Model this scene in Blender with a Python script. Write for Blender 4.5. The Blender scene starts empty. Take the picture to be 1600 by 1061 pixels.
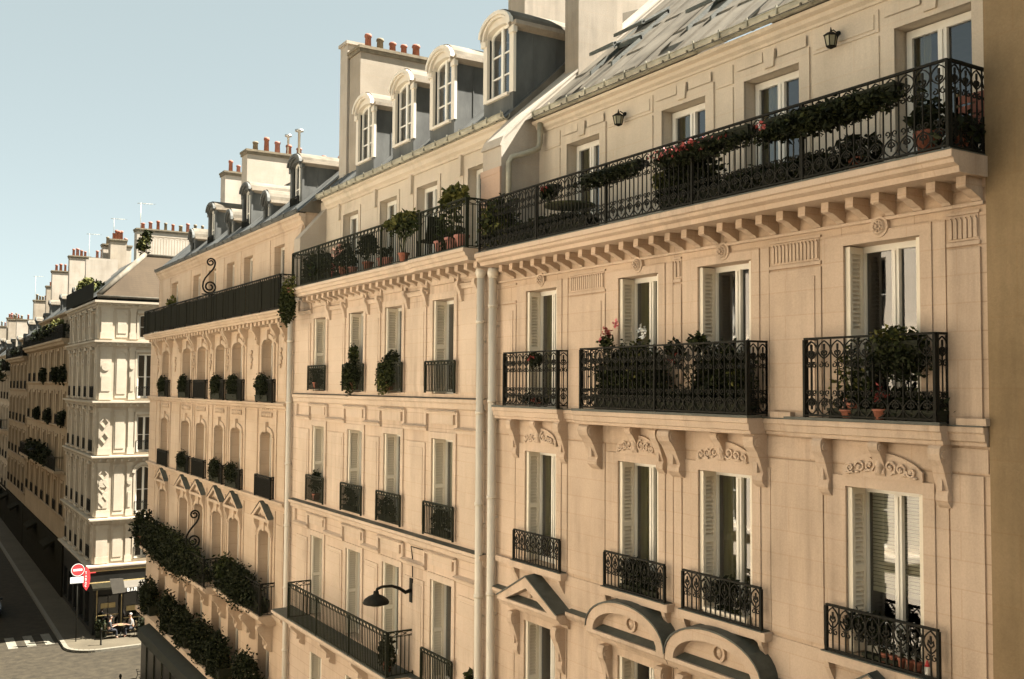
import bpy, math, random
from mathutils import Vector, Matrix
C = bpy.context.scene.collection
ORIG = {}            # object name -> world origin its mesh is relative to
PI = math.pi
R = math.radians
rnd = random.Random(11)
GZ = -15.4            # street level (the camera is at z = 0)
PX = 10.5             # plane of the house fronts on the right of the street

# ------------------------------------------------------------------ mesh builder
class MB:
    """collects faces in a frame fr(u, w, z): u along the front, w out of it, z up"""
    def __init__(s, fr=None):
        s.v = []; s.f = []; s.m = []; s.fr = fr or (lambda u, w, z: (u, w, z)); s.sm = []
    def pt(s, p):
        s.v.append(s.fr(*p)); return len(s.v) - 1
    def face(s, pts, m=0, smooth=False):
        s.f.append([s.pt(p) for p in pts]); s.m.append(m); s.sm.append(smooth)
    def box(s, u0, u1, w0, w1, z0, z1, m=0):
        i = len(s.v)
        for u in (u0, u1):
            for w in (w0, w1):
                for z in (z0, z1): s.pt((u, w, z))
        for q in ((0,1,3,2),(4,6,7,5),(0,4,5,1),(2,3,7,6),(0,2,6,4),(1,5,7,3)):
            s.f.append([i + k for k in q]); s.m.append(m); s.sm.append(False)
    def prism(s, pts, axis, a0, a1, m=0, smooth=False):
        """pts: outline in the two other axes; axis 'u': (w,z), 'w': (u,z), 'z': (u,w)"""
        def mk(p, a):
            return (a, p[0], p[1]) if axis == 'u' else (p[0], a, p[1]) if axis == 'w' else (p[0], p[1], a)
        n = len(pts); i = len(s.v)
        for a in (a0, a1):
            for p in pts: s.pt(mk(p, a))
        for k in range(n):
            l = (k + 1) % n
            s.f.append([i+k, i+l, i+n+l, i+n+k]); s.m.append(m); s.sm.append(smooth)
        s.f.append([i+k for k in range(n)][::-1]); s.m.append(m); s.sm.append(False)
        s.f.append([i+n+k for k in range(n)]); s.m.append(m); s.sm.append(False)
    def wire(s, pts, r, w=0.0, m=0, rw=None):
        """flat bar along a polyline in the (u,z) plane"""
        rw = rw or r; n = len(pts); i = len(s.v)
        for k in range(n):
            a = pts[max(k-1, 0)]; b = pts[min(k+1, n-1)]
            du, dz = b[0]-a[0], b[1]-a[1]; L = math.hypot(du, dz) or 1
            nu, nz = -dz/L*r, du/L*r; p = pts[k]
            s.pt((p[0]+nu, w-rw, p[1]+nz)); s.pt((p[0]+nu, w+rw, p[1]+nz))
            s.pt((p[0]-nu, w+rw, p[1]-nz)); s.pt((p[0]-nu, w-rw, p[1]-nz))
        for k in range(n-1):
            for e in range(4):
                g = (e+1) % 4
                s.f.append([i+4*k+e, i+4*k+g, i+4*k+4+g, i+4*k+4+e]); s.m.append(m); s.sm.append(False)
    def tube(s, pts, r, n=8, m=0, cap=True):
        """round bar through 3-D points (frame coordinates); r a number or list"""
        P = [Vector(p) for p in pts]; k = len(P); i = len(s.v)
        up = Vector((0.13, 0.29, 0.95)); prev = None
        for a in range(k):
            d = (P[min(a+1, k-1)] - P[max(a-1, 0)]).normalized()
            x = d.cross(up if prev is None else prev)
            if x.length < 1e-3: x = d.cross(Vector((1, 0, 0)))
            x.normalize(); y = d.cross(x).normalized(); prev = x.cross(d) * -1 if False else y * -1
            rr = r[a] if isinstance(r, (list, tuple)) else r
            for e in range(n):
                t = 2*PI*e/n; q = P[a] + x*math.cos(t)*rr + y*math.sin(t)*rr; s.pt(tuple(q))
        for a in range(k-1):
            for e in range(n):
                g = (e+1) % n
                s.f.append([i+a*n+e, i+a*n+g, i+a*n+n+g, i+a*n+n+e]); s.m.append(m); s.sm.append(True)
        if cap:
            s.f.append([i+e for e in range(n)][::-1]); s.m.append(m); s.sm.append(False)
            s.f.append([i+(k-1)*n+e for e in range(n)]); s.m.append(m); s.sm.append(False)
    def lathe(s, u, w, prof, n=12, m=0, smooth=True):
        """prof: (radius, z) bottom to top"""
        i = len(s.v)
        for (r, z) in prof:
            for e in range(n):
                t = 2*PI*e/n; s.pt((u + r*math.cos(t), w + r*math.sin(t), z))
        for a in range(len(prof)-1):
            for e in range(n):
                g = (e+1) % n
                s.f.append([i+a*n+e, i+a*n+g, i+a*n+n+g, i+a*n+n+e]); s.m.append(m); s.sm.append(smooth)
        s.f.append([i+e for e in range(n)][::-1]); s.m.append(m); s.sm.append(False)
        s.f.append([i+(len(prof)-1)*n+e for e in range(n)]); s.m.append(m); s.sm.append(False)
    def disc(s, u, w0, w1, z, r, n=20, m=0, r1=None):
        r1 = r if r1 is None else r1; i = len(s.v)
        for (w, rr) in ((w0, r), (w1, r1)):
            for e in range(n):
                t = 2*PI*e/n; s.pt((u + rr*math.cos(t), w, z + rr*math.sin(t)))
        for e in range(n):
            g = (e+1) % n
            s.f.append([i+e, i+g, i+n+g, i+n+e]); s.m.append(m); s.sm.append(False)
        s.f.append([i+e for e in range(n)]); s.m.append(m); s.sm.append(False)
        s.f.append([i+n+e for e in range(n)][::-1]); s.m.append(m); s.sm.append(False)
    def blob(s, c, r, n=6, m=0):
        """small rounded relief lump, radii r=(ru,rw,rz)"""
        i = len(s.v); K = 4
        for a in range(K+1):
            t = PI*a/K
            for e in range(n):
                f = 2*PI*e/n
                s.pt((c[0]+r[0]*math.sin(t)*math.cos(f), c[1]+r[1]*math.sin(t)*math.sin(f), c[2]+r[2]*math.cos(t)))
        for a in range(K):
            for e in range(n):
                g = (e+1) % n
                s.f.append([i+a*n+e, i+a*n+g, i+a*n+n+g, i+a*n+n+e]); s.m.append(m); s.sm.append(True)
    def leaves(s, c, r, n, size, m=0, rg=None, hollow=0.35, lump=5, drop=0.0, long=1.5):
        """leaf-sized faces gathered in clumps through an ellipsoid"""
        rg = rg or rnd
        cl = []
        for _ in range(max(3, lump)):
            while True:
                p = [rg.uniform(-1, 1) for _ in range(3)]
                if sum(x*x for x in p) <= 1: break
            cl.append(p)
        for _ in range(n):
            k = rg.choice(cl)
            if rg.random() < 0.55:
                q = [k[j]*0.78 + rg.gauss(0, .30) for j in range(3)]
            else:
                while True:
                    q = [rg.uniform(-1, 1) for _ in range(3)]
                    if hollow < sum(x*x for x in q) <= 1: break
            L = math.sqrt(sum(x*x for x in q))
            if L > 1.35: q = [x*1.2/L for x in q]
            p = Vector((c[0]+q[0]*r[0], c[1]+q[1]*r[1], c[2]+q[2]*r[2] - drop*rg.random()))
            d = Vector((rg.gauss(0, 1), rg.gauss(0, 1), rg.gauss(0.2, .8))).normalized()
            e = d.cross(Vector((rg.gauss(0, 1), rg.gauss(0, 1), rg.gauss(0, 1)))).normalized()
            f = size*rg.uniform(.6, 1.35)
            a = d*f*long*.5; b = e*f*.42; nn = d.cross(e)*f*.12
            s.face([tuple(p-a), tuple(p-b*1.0+nn-a*.1), tuple(p+a), tuple(p+b+nn-a*.1)], m)
    def build(s, name, mats, parent=None, origin=None):
        o0 = Vector((0, 0, 0))
        if parent is not None:
            o0 = Vector(ORIG[parent.name])
        elif origin is not None: o0 = Vector(origin)
        me = bpy.data.meshes.new(name)
        me.from_pydata([tuple(Vector(p) - o0) for p in s.v], [], s.f)
        mats = mats if isinstance(mats, (list, tuple)) else [mats]
        for k in mats: me.materials.append(k)
        me.polygons.foreach_set('material_index', s.m)
        me.polygons.foreach_set('use_smooth', s.sm)
        me.update()
        o = bpy.data.objects.new(name, me); C.objects.link(o)
        ORIG[o.name] = tuple(o0)
        if parent is not None: o.parent = parent
        else: o.location = o0
        return o

def thing(name, label, cat, loc=(0, 0, 0), group=None):
    o = bpy.data.objects.new(name, None); C.objects.link(o); o.location = loc
    o.empty_display_size = .2
    ORIG[o.name] = tuple(loc); o['label'] = label; o['category'] = cat
    if group: o['group'] = group
    return o
def tag(o, label, cat, group=None):
    o['label'] = label; o['category'] = cat
    if group: o['group'] = group
    return o
def structure(name, mb, mats):
    o = mb.build(name, mats); o['kind'] = 'structure'; return o

def right(x=PX):            # a front on the right side of the street, facing it
    return lambda u, w, z: (x - w, u, z)
def facing(y):              # a front that faces the camera end of the street
    return lambda u, w, z: (u, y - w, z)
def left(x):                # a front on the left side of the street
    return lambda u, w, z: (x + w, u, z)
WORLD = lambda u, w, z: (u, w, z)

# ------------------------------------------------------------------ materials
def newmat(name):
    m = bpy.data.materials.new(name); m.use_nodes = True
    nt = m.node_tree; b = nt.nodes['Principled BSDF']
    return m, nt, b
def N(nt, t, **k):
    n = nt.nodes.new(t)
    for a, v in k.items():
        if a in n.inputs: n.inputs[a].default_value = v
        else: setattr(n, a, v)
    return n
def plain(name, col, rough=.6, metal=0.0, var=.12, scale=6.0, bump=0.0, spec=.5, stretch=(1, 1, 1)):
    m, nt, b = newmat(name); L = nt.links
    g = N(nt, 'ShaderNodeNewGeometry')
    mp = N(nt, 'ShaderNodeMapping'); mp.inputs['Scale'].default_value = stretch
    L.new(g.outputs['Position'], mp.inputs['Vector'])
    n = N(nt, 'ShaderNodeTexNoise', Scale=scale, Detail=5.0, Roughness=.6)
    L.new(mp.outputs[0], n.inputs['Vector'])
    r = N(nt, 'ShaderNodeValToRGB'); r.color_ramp.elements[0].position = .28; r.color_ramp.elements[1].position = .72
    r.color_ramp.elements[0].color = tuple(c*(1-var) for c in col) + (1,)
    r.color_ramp.elements[1].color = tuple(min(1, c*(1+var)) for c in col) + (1,)
    L.new(n.outputs['Fac'], r.inputs['Fac']); L.new(r.outputs[0], b.inputs['Base Color'])
    b.inputs['Roughness'].default_value = rough; b.inputs['Metallic'].default_value = metal
    b.inputs['Specular IOR Level'].default_value = spec
    if bump:
        bp = N(nt, 'ShaderNodeBump', Strength=bump, Distance=.02)
        n2 = N(nt, 'ShaderNodeTexNoise', Scale=scale*6, Detail=4.0)
        L.new(mp.outputs[0], n2.inputs['Vector']); L.new(n2.outputs['Fac'], bp.inputs['Height']); L.new(bp.outputs[0], b.inputs['Normal'])
    return m
def stone(name, a, c, joint=.10, row=.36, bw=1.1, streak=.22, rough=.85):
    """ashlar: two tones in soft patches, faint joints, vertical weather streaks, grain"""
    m, nt, b = newmat(name); L = nt.links
    g = N(nt, 'ShaderNodeNewGeometry')
    n1 = N(nt, 'ShaderNodeTexNoise', Scale=.55, Detail=6.0, Roughness=.62); L.new(g.outputs['Position'], n1.inputs['Vector'])
    r1 = N(nt, 'ShaderNodeValToRGB'); e = r1.color_ramp.elements
    e[0].position = .30; e[1].position = .70; e[0].color = a + (1,); e[1].color = c + (1,)
    L.new(n1.outputs['Fac'], r1.inputs['Fac'])
    mp = N(nt, 'ShaderNodeMapping'); mp.inputs['Scale'].default_value = (3.4, 3.4, .30)
    L.new(g.outputs['Position'], mp.inputs['Vector'])
    n2 = N(nt, 'ShaderNodeTexNoise', Scale=1.0, Detail=6.0, Roughness=.65); L.new(mp.outputs[0], n2.inputs['Vector'])
    r2 = N(nt, 'ShaderNodeMapRange'); r2.inputs['From Min'].default_value = .38; r2.inputs['From Max'].default_value = .72
    r2.inputs['To Min'].default_value = 1.0; r2.inputs['To Max'].default_value = 1.0 - streak
    L.new(n2.outputs['Fac'], r2.inputs['Value'])
    n4 = N(nt, 'ShaderNodeTexNoise', Scale=.42, Detail=4.0, Roughness=.6)      # streaks gather in patches
    mp4 = N(nt, 'ShaderNodeMapping'); mp4.inputs['Location'].default_value = (7.3, 2.1, 4.4); L.new(g.outputs['Position'], mp4.inputs['Vector']); L.new(mp4.outputs[0], n4.inputs['Vector'])
    r4 = N(nt, 'ShaderNodeMapRange'); r4.inputs['From Min'].default_value = .40; r4.inputs['From Max'].default_value = .64; L.new(n4.outputs['Fac'], r4.inputs['Value'])
    mxs = N(nt, 'ShaderNodeMix', data_type='FLOAT'); mxs.inputs[2].default_value = 1.0 - streak*.18
    L.new(r4.outputs[0], mxs.inputs[0]); L.new(r2.outputs[0], mxs.inputs[3])
    sp = N(nt, 'ShaderNodeSeparateXYZ'); L.new(g.outputs['Position'], sp.inputs[0])
    ad = N(nt, 'ShaderNodeMath', operation='ADD'); L.new(sp.outputs['X'], ad.inputs[0]); L.new(sp.outputs['Y'], ad.inputs[1])
    cb = N(nt, 'ShaderNodeCombineXYZ'); L.new(ad.outputs[0], cb.inputs['X']); L.new(sp.outputs['Z'], cb.inputs['Y'])
    br = N(nt, 'ShaderNodeTexBrick', Scale=1.0)
    br.inputs['Brick Width'].default_value = bw; br.inputs['Row Height'].default_value = row
    br.inputs['Mortar Size'].default_value = .011; br.inputs['Mortar Smooth'].default_value = .6
    br.inputs['Color1'].default_value = (1, 1, 1, 1); br.inputs['Color2'].default_value = (.955, .95, .94, 1)
    v = 1 - joint; br.inputs['Mortar'].default_value = (v, v*.96, v*.92, 1)
    L.new(cb.outputs[0], br.inputs['Vector'])
    n3 = N(nt, 'ShaderNodeTexNoise', Scale=38.0, Detail=3.0, Roughness=.7); L.new(g.outputs['Position'], n3.inputs['Vector'])
    r3 = N(nt, 'ShaderNodeMapRange'); r3.inputs['From Min'].default_value = .3; r3.inputs['From Max'].default_value = .7
    r3.inputs['To Min'].default_value = .92; r3.inputs['To Max'].default_value = 1.06
    L.new(n3.outputs['Fac'], r3.inputs['Value'])
    x1 = N(nt, 'ShaderNodeMixRGB', blend_type='MULTIPLY', Fac=1.0); L.new(r1.outputs[0], x1.inputs[1]); L.new(br.outputs['Color'], x1.inputs[2])
    mm = N(nt, 'ShaderNodeMath', operation='MULTIPLY'); L.new(mxs.outputs[0], mm.inputs[0]); L.new(r3.outputs[0], mm.inputs[1])
    x2 = N(nt, 'ShaderNodeVectorMath', operation='SCALE'); L.new(x1.outputs[0], x2.inputs[0]); L.new(mm.outputs[0], x2.inputs['Scale'])
    L.new(x2.outputs[0], b.inputs['Base Color'])
    b.inputs['Roughness'].default_value = rough; b.inputs['Specular IOR Level'].default_value = .25
    bp = N(nt, 'ShaderNodeBump', Strength=.35, Distance=.012)
    L.new(n3.outputs['Fac'], bp.inputs['Height']); L.new(bp.outputs[0], b.inputs['Normal'])
    return m
def foliage(name, a, c, scale=9.0):
    m, nt, b = newmat(name); L = nt.links
    g = N(nt, 'ShaderNodeNewGeometry')
    n = N(nt, 'ShaderNodeTexNoise', Scale=scale, Detail=3.0); L.new(g.outputs['Position'], n.inputs['Vector'])
    r = N(nt, 'ShaderNodeValToRGB'); e = r.color_ramp.elements
    e[0].position = .35; e[1].position = .68; e[0].color = a + (1,); e[1].color = c + (1,)
    L.new(n.outputs['Fac'], r.inputs['Fac']); L.new(r.outputs[0], b.inputs['Base Color'])
    b.inputs['Roughness'].default_value = .7; b.inputs['Specular IOR Level'].default_value = .15
    return m
def glassmat(name, tint=(.75, .8, .76), refl=1.0):
    m, nt, b = newmat(name); L = nt.links
    nt.nodes.remove(b); out = nt.nodes['Material Output']
    tr = N(nt, 'ShaderNodeBsdfTransparent'); tr.inputs[0].default_value = tint + (1,)
    gl = N(nt, 'ShaderNodeBsdfGlossy', Roughness=.02); gl.inputs[0].default_value = (1, 1, 1, 1)
    g = N(nt, 'ShaderNodeNewGeometry')
    n = N(nt, 'ShaderNodeTexNoise', Scale=1.3, Detail=1.0); L.new(g.outputs['Position'], n.inputs['Vector'])
    bp = N(nt, 'ShaderNodeBump', Strength=.05, Distance=.06); L.new(n.outputs['Fac'], bp.inputs['Height'])
    L.new(bp.outputs[0], gl.inputs['Normal'])
    fr = N(nt, 'ShaderNodeFresnel', IOR=1.6); mx = N(nt, 'ShaderNodeMixShader')
    mu = N(nt, 'ShaderNodeMath', operation='MULTIPLY'); mu.inputs[1].default_value = refl; mu.use_clamp = True
    L.new(fr.outputs[0], mu.inputs[0]); L.new(mu.outputs[0], mx.inputs[0])
    L.new(tr.outputs[0], mx.inputs[1]); L.new(gl.outputs[0], mx.inputs[2]); L.new(mx.outputs[0], out.inputs['Surface'])
    return m

M = {}
M['stone1'] = stone('limestone_warm', (.47, .352, .25), (.60, .462, .345), joint=.26, row=.33, streak=.42)
M['stone1trim'] = stone('limestone_trim', (.49, .378, .28), (.605, .475, .365), joint=.09, row=.33, bw=1.3, streak=.42)
M['stone1att'] = stone('painted_render_cream', (.525, .452, .355), (.615, .535, .43), joint=.04, row=.5, bw=1.6, streak=.28)
M['stone2'] = stone('limestone_pale', (.49, .382, .288), (.615, .488, .378), joint=.22, row=.33, streak=.38)
M['stone2trim'] = stone('limestone_pale_trim', (.495, .395, .302), (.60, .485, .38), joint=.07, row=.33, bw=1.3, streak=.32)
M['stone3'] = stone('limestone_rose', (.44, .33, .23), (.54, .412, .30), joint=.18, row=.45, streak=.26)
M['stone3trim'] = stone('limestone_rose_trim', (.455, .35, .25), (.55, .43, .32), joint=.07, row=.33, bw=1.3, streak=.32)
M['stone4'] = stone('limestone_white', (.31, .265, .20), (.43, .372, .29), joint=.06, row=.45, streak=.16)
M['stone4trim'] = stone('limestone_white_trim', (.37, .322, .25), (.47, .415, .33), joint=.0, streak=.16)
M['stone5'] = stone('limestone_brown', (.23, .175, .11), (.30, .235, .155), joint=.08, streak=.30)
M['stone6'] = stone('limestone_ochre', (.27, .205, .13), (.35, .275, .18), joint=.08, streak=.30)
M['render'] = stone('old_render_tan', (.205, .146, .078), (.32, .232, .133), joint=.04, row=.8, bw=2.4, streak=.34)
M['render_dark'] = stone('low_bounce_render', (.12, .09, .055), (.16, .12, .075), joint=.05, streak=.3)  # dark tone for unseen houses, chosen to cut the light they throw back
M['pink'] = stone('pink_render', (.44, .31, .23), (.50, .36, .27), joint=.0, streak=.2)
M['stoneopp'] = stone('limestone_opposite', (.68, .60, .49), (.74, .66, .55), joint=.1, streak=.15)
M['plaster'] = stone('chimney_plaster', (.27, .23, .175), (.38, .33, .265), joint=.0, streak=.42)
M['plaster_white'] = stone('chimney_plaster_white', (.36, .315, .255), (.46, .41, .345), joint=.0, streak=.3)
M['white'] = plain('white_paint', (.72, .70, .63), .45, var=.06, scale=4, stretch=(1, 1, .3))
M['cream'] = plain('cream_paint', (.62, .565, .47), .55, var=.08, scale=3, stretch=(1, 1, .3))
M['shutter'] = plain('shutter_paint', (.70, .64, .52), .55, var=.08, scale=3, stretch=(1, 1, .3))
M['shutter_brown'] = plain('shutter_paint_tan', (.33, .235, .14), .6, var=.15, scale=3)
M['pipe'] = plain('drainpipe_paint', (.56, .52, .44), .5, var=.12, scale=2, stretch=(2, 2, .4))
M['iron'] = plain('black_iron', (.012, .0115, .008), .7, var=.35, scale=20, spec=.15)
M['iron_green'] = plain('dark_green_iron', (.016, .018, .010), .7, var=.35, scale=20, spec=.15)
M['zinc'] = plain('zinc_sheet', (.135, .120, .095), .8, spec=.08, metal=.1, var=.38, scale=1.6, bump=.12, stretch=(1.2, 1.2, .6))
M['zinc_blue'] = plain('zinc_sheet_dark', (.090, .093, .087), .65, spec=.25, metal=.1, var=.35, scale=1.8, bump=.12, stretch=(1.2, 1.2, .5))
M['lead'] = plain('lead_flashing', (.055, .06, .048), .6, metal=.0, var=.35, scale=5, bump=.2)
M['gutter'] = plain('gutter_zinc', (.30, .285, .22), .5, metal=.2, var=.35, scale=3, bump=.1)
M['slate'] = stone('brown_slate', (.036, .024, .012), (.058, .040, .022), joint=.25, row=.14, bw=.25, streak=.2)
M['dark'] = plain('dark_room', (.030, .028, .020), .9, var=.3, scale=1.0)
M['floorwood'] = plain('room_floor', (.10, .07, .04), .6, var=.3, scale=2.0)
M['curtain'] = plain('olive_curtain', (.16, .14, .06), .9, var=.35, scale=5, stretch=(6, 6, .15))
M['curtain_white'] = plain('net_curtain', (.55, .52, .44), .9, var=.14, scale=5, stretch=(6, 6, .2))
M['blind'] = plain('grey_blind', (.42, .39, .32), .8, var=.15, scale=18, stretch=(.2, .2, 3))
M['glass'] = glassmat('window_glass', refl=2.1)
M['terracotta'] = plain('terracotta', (.24, .085, .05), .8, var=.25, scale=9, bump=.1)
M['pot_pink'] = plain('pink_clay', (.28, .12, .095), .8, var=.2, scale=9)
M['brick_cap'] = plain('chimney_cap_stone', (.16, .13, .085), .9, var=.35, scale=5, bump=.2)
M['soil'] = plain('soil', (.05, .035, .02), .95, var=.3, scale=30)
M['leaf'] = foliage('leaf_green', (.011, .016, .004), (.036, .043, .011))
M['leaf_dark'] = foliage('leaf_dark_green', (.0055, .008, .0025), (.018, .022, .006))
M['leaf_light'] = foliage('leaf_yellow_green', (.038, .044, .010), (.12, .115, .03))
M['flower_red'] = plain('red_petals', (.26, .040, .032), .6, var=.25, scale=30)
M['flower_pink'] = plain('pink_petals', (.62, .17, .19), .6, var=.25, scale=30)
M['flower_white'] = plain('white_petals', (.66, .68, .66), .6, var=.1, scale=30)
M['flower_pale'] = plain('pale_pink_petals', (.62, .36, .30), .6, var=.2, scale=30)
M['asphalt'] = plain('asphalt', (.024, .0195, .012), .9, var=.4, scale=2.2, bump=.25, spec=.2)
M['paving'] = stone('pavement_slabs', (.055, .046, .030), (.078, .066, .044), joint=.3, row=.5, bw=.8, streak=.2)
M['kerb'] = plain('granite_kerb', (.11, .10, .075), .8, var=.2, scale=7)
M['paint_road'] = plain('road_paint', (.12, .11, .085), .8, var=.35, scale=6)
M['shop'] = plain('shop_black', (.012, .012, .010), .35, var=.3, scale=4)
M['shop_trim'] = plain('shop_gold_trim', (.40, .31, .14), .45, var=.2, scale=8)
M['awning'] = plain('black_canvas', (.016, .015, .010), .95, spec=.03, var=.3, scale=4)
M['awning_green'] = plain('dark_green_canvas', (.010, .012, .006), .85, var=.4, scale=3)
M['awning_grey'] = plain('grey_canvas', (.07, .062, .048), .85, var=.15, scale=4)
M['sign_red'] = plain('sign_red', (.55, .045, .05), .4, var=.1, scale=5)
M['sign_white'] = plain('sign_white', (.78, .78, .76), .4, var=.05, scale=5)
M['sign_blue'] = plain('sign_pale_blue', (.42, .52, .60), .4, var=.12, scale=9)
M['skin'] = plain('skin', (.26, .15, .10), .55, var=.08, scale=12)
M['cloth_dark'] = plain('dark_clothes', (.018, .018, .020), .85, var=.25, scale=14)
M['cloth_grey'] = plain('pale_grey_shirt', (.20, .19, .18), .85, var=.12, scale=14)
M['cloth_blue'] = plain('dark_trousers', (.016, .018, .024), .85, var=.2, scale=14)
M['hair_dark'] = plain('dark_hair', (.020, .014, .010), .7, var=.3, scale=30)
M['hair_grey'] = plain('grey_hair', (.22, .20, .18), .7, var=.3, scale=30)
M['car'] = plain('car_dark_paint', (.022, .026, .030), .25, metal=.3, var=.1, scale=2)
M['rubber'] = plain('rubber', (.012, .012, .012), .8, var=.2, scale=9)
M['chrome'] = plain('chrome', (.60, .60, .58), .15, metal=1.0, var=.05, scale=3)
M['lens'] = plain('headlamp_lens', (.80, .82, .82), .12, var=.03, scale=3)
M['screen'] = plain('dark_privacy_screen', (.010, .010, .006), .95, spec=.1, var=.45, scale=7, stretch=(1, 6, .6))
M['fabric_green'] = plain('green_canvas', (.050, .055, .022), .85, var=.2, scale=4)
M['trellis'] = plain('wooden_trellis', (.12, .085, .04), .8, var=.25, scale=9)
M['lampglass'] = plain('lantern_glass', (.26, .25, .17), .2, var=.1, scale=9)
M['steel'] = plain('steel', (.45, .45, .43), .35, metal=.8, var=.12, scale=6)

# ------------------------------------------------------------------ facade helpers
def wall(mb, u0, u1, z0, z1, ops, depth, m=0, w=0.0, mr=None):
    """front sheet with real openings and reveals; ops: (ua, ub, za, zb, arch)"""
    mr = m if mr is None else mr
    us = sorted({u0, u1} | {o[0] for o in ops} | {o[1] for o in ops})
    zs = sorted({z0, z1} | {o[2] for o in ops} | {o[3] for o in ops})
    us = [x for x in us if u0 <= x <= u1]; zs = [x for x in zs if z0 <= x <= z1]
    for i in range(len(us)-1):
        for j in range(len(zs)-1):
            uc = (us[i]+us[i+1])/2; zc = (zs[j]+zs[j+1])/2
            if any(o[0] < uc < o[1] and o[2] < zc < o[3] for o in ops): continue
            mb.face([(us[i], w, zs[j]), (us[i+1], w, zs[j]), (us[i+1], w, zs[j+1]), (us[i], w, zs[j+1])], m)
    for (a, b, za, zb, *rest) in ops:
        ar = rest[0] if rest else 0; d = w - depth
        if ar:
            zs_ = zb - ar; n = 8; c = (a+b)/2; h = (b-a)/2
            cur = [(c - h*math.cos(PI*k/n), zs_ + ar*math.sin(PI*k/n)) for k in range(n+1)]
            for k in range(n):
                p, q = cur[k], cur[k+1]
                mb.face([(p[0], w, p[1]), (q[0], w, q[1]), (q[0], w, zb), (p[0], w, zb)], m)
                mb.face([(p[0], w, p[1]), (q[0], w, q[1]), (q[0], d, q[1]), (p[0], d, p[1])], mr)
        else:
            zs_ = zb
            mb.face([(a, w, zb), (b, w, zb), (b, d, zb), (a, d, zb)], mr)
        mb.face([(a, w, za), (a, w, zs_), (a, d, zs_), (a, d, za)], mr)
        mb.face([(b, w, za), (b, w, zs_), (b, d, zs_), (b, d, za)], mr)
        mb.face([(a, w, za), (b, w, za), (b, d, za), (a, d, za)], mr)
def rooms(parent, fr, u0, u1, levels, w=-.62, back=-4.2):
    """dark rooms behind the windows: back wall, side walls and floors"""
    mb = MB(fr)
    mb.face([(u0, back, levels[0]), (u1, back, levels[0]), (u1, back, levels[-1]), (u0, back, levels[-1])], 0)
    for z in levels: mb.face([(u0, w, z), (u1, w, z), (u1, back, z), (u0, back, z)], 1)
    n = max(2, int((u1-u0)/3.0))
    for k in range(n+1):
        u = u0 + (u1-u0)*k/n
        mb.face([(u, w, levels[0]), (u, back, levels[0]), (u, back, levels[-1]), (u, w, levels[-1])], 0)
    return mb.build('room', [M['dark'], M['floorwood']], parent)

def window(parent, fr, a, b, za, zb, w, mat='white', arch=0, curtain=None, bars=0, mull=.105, fw=.065, transom=None, sill=True):
    """casement pair in plane w (negative = into the wall)"""
    mb = MB(fr); t = .05
    if arch:
        n = 8; c = (a+b)/2; h = (b-a)/2; zs_ = zb-arch
        cur = [(c - h*math.cos(PI*k/n), zs_ + arch*math.sin(PI*k/n)) for k in range(n+1)]
        mb.wire([(p[0]*.96 + c*.04, p[1]-.03) for p in cur], .045, w=w, rw=t/2); top = zs_ + arch*.9
    else:
        mb.box(a, b, w-t/2, w+t/2, zb-fw*1.25, zb); top = zb - fw*1.25
    side = zb - (arch if arch else fw*1.25)
    mb.box(a, a+fw, w-t/2, w+t/2, za, side); mb.box(b-fw, b, w-t/2, w+t/2, za, side)
    c = (a+b)/2
    mb.box(a+fw, b-fw, w-t/2, w+t/2, za, za+fw*1.6)
    mb.box(c-mull/2, c+mull/2, w-t/2, w+t/2+.012, za+fw*1.6, top)
    mb.box(c-.012, c+.012, w+t/2+.013, w+t/2+.03, za+fw*1.6, top-.02)
    l = [(a+fw, c-mull/2), (c+mull/2, b-fw)]
    for k in range(bars):
        z = za + (top-za)*(k+1)/(bars+1)
        for (p, q) in l: mb.box(p, q, w-.012, w+.016, z-.015, z+.015)
    if transom:
        for (p, q) in l: mb.box(p, q, w-t/2, w+t/2+.002, transom-.03, transom+.03)
    f = mb.build('window', M[mat], parent)
    g = MB(fr); q = [(a+.02, w-.018, za+.02), (b-.02, w-.018, za+.02), (b-.02, w-.018, top), (a+.02, w-.018, top)]
    o_ = Vector(fr(0, 1, 0)) - Vector(fr(0, 0, 0)); e_ = [Vector(fr(*x)) for x in q]
    if (e_[1]-e_[0]).cross(e_[2]-e_[1]).dot(o_) < 0: q.reverse()      # glass faces outwards
    g.face(q)
    g.build('pane', M['glass'], f)
    if curtain:
        k = MB(fr); cm, side_, frac = curtain
        def drape(p, q):
            n = max(6, int((q-p)/.035))
            for i in range(n):
                x0 = p + (q-p)*i/n; x1 = p + (q-p)*(i+1)/n
                y0 = w-.13-.02*math.sin(i*1.9); y1 = w-.13-.02*math.sin((i+1)*1.9)
                k.face([(x0, y0, za+.04), (x1, y1, za+.04), (x1, y1, zb-.04), (x0, y0, zb-.04)], 0, True)
        if side_ in 'lb': drape(b-(b-a)*frac, b-.02)
        if side_ in 'rb': drape(a+.02, a+(b-a)*frac)
        if side_ == 'a': drape(a+.03, b-.03)
        k.build('curtain', M[cm], f)
    return f
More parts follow.
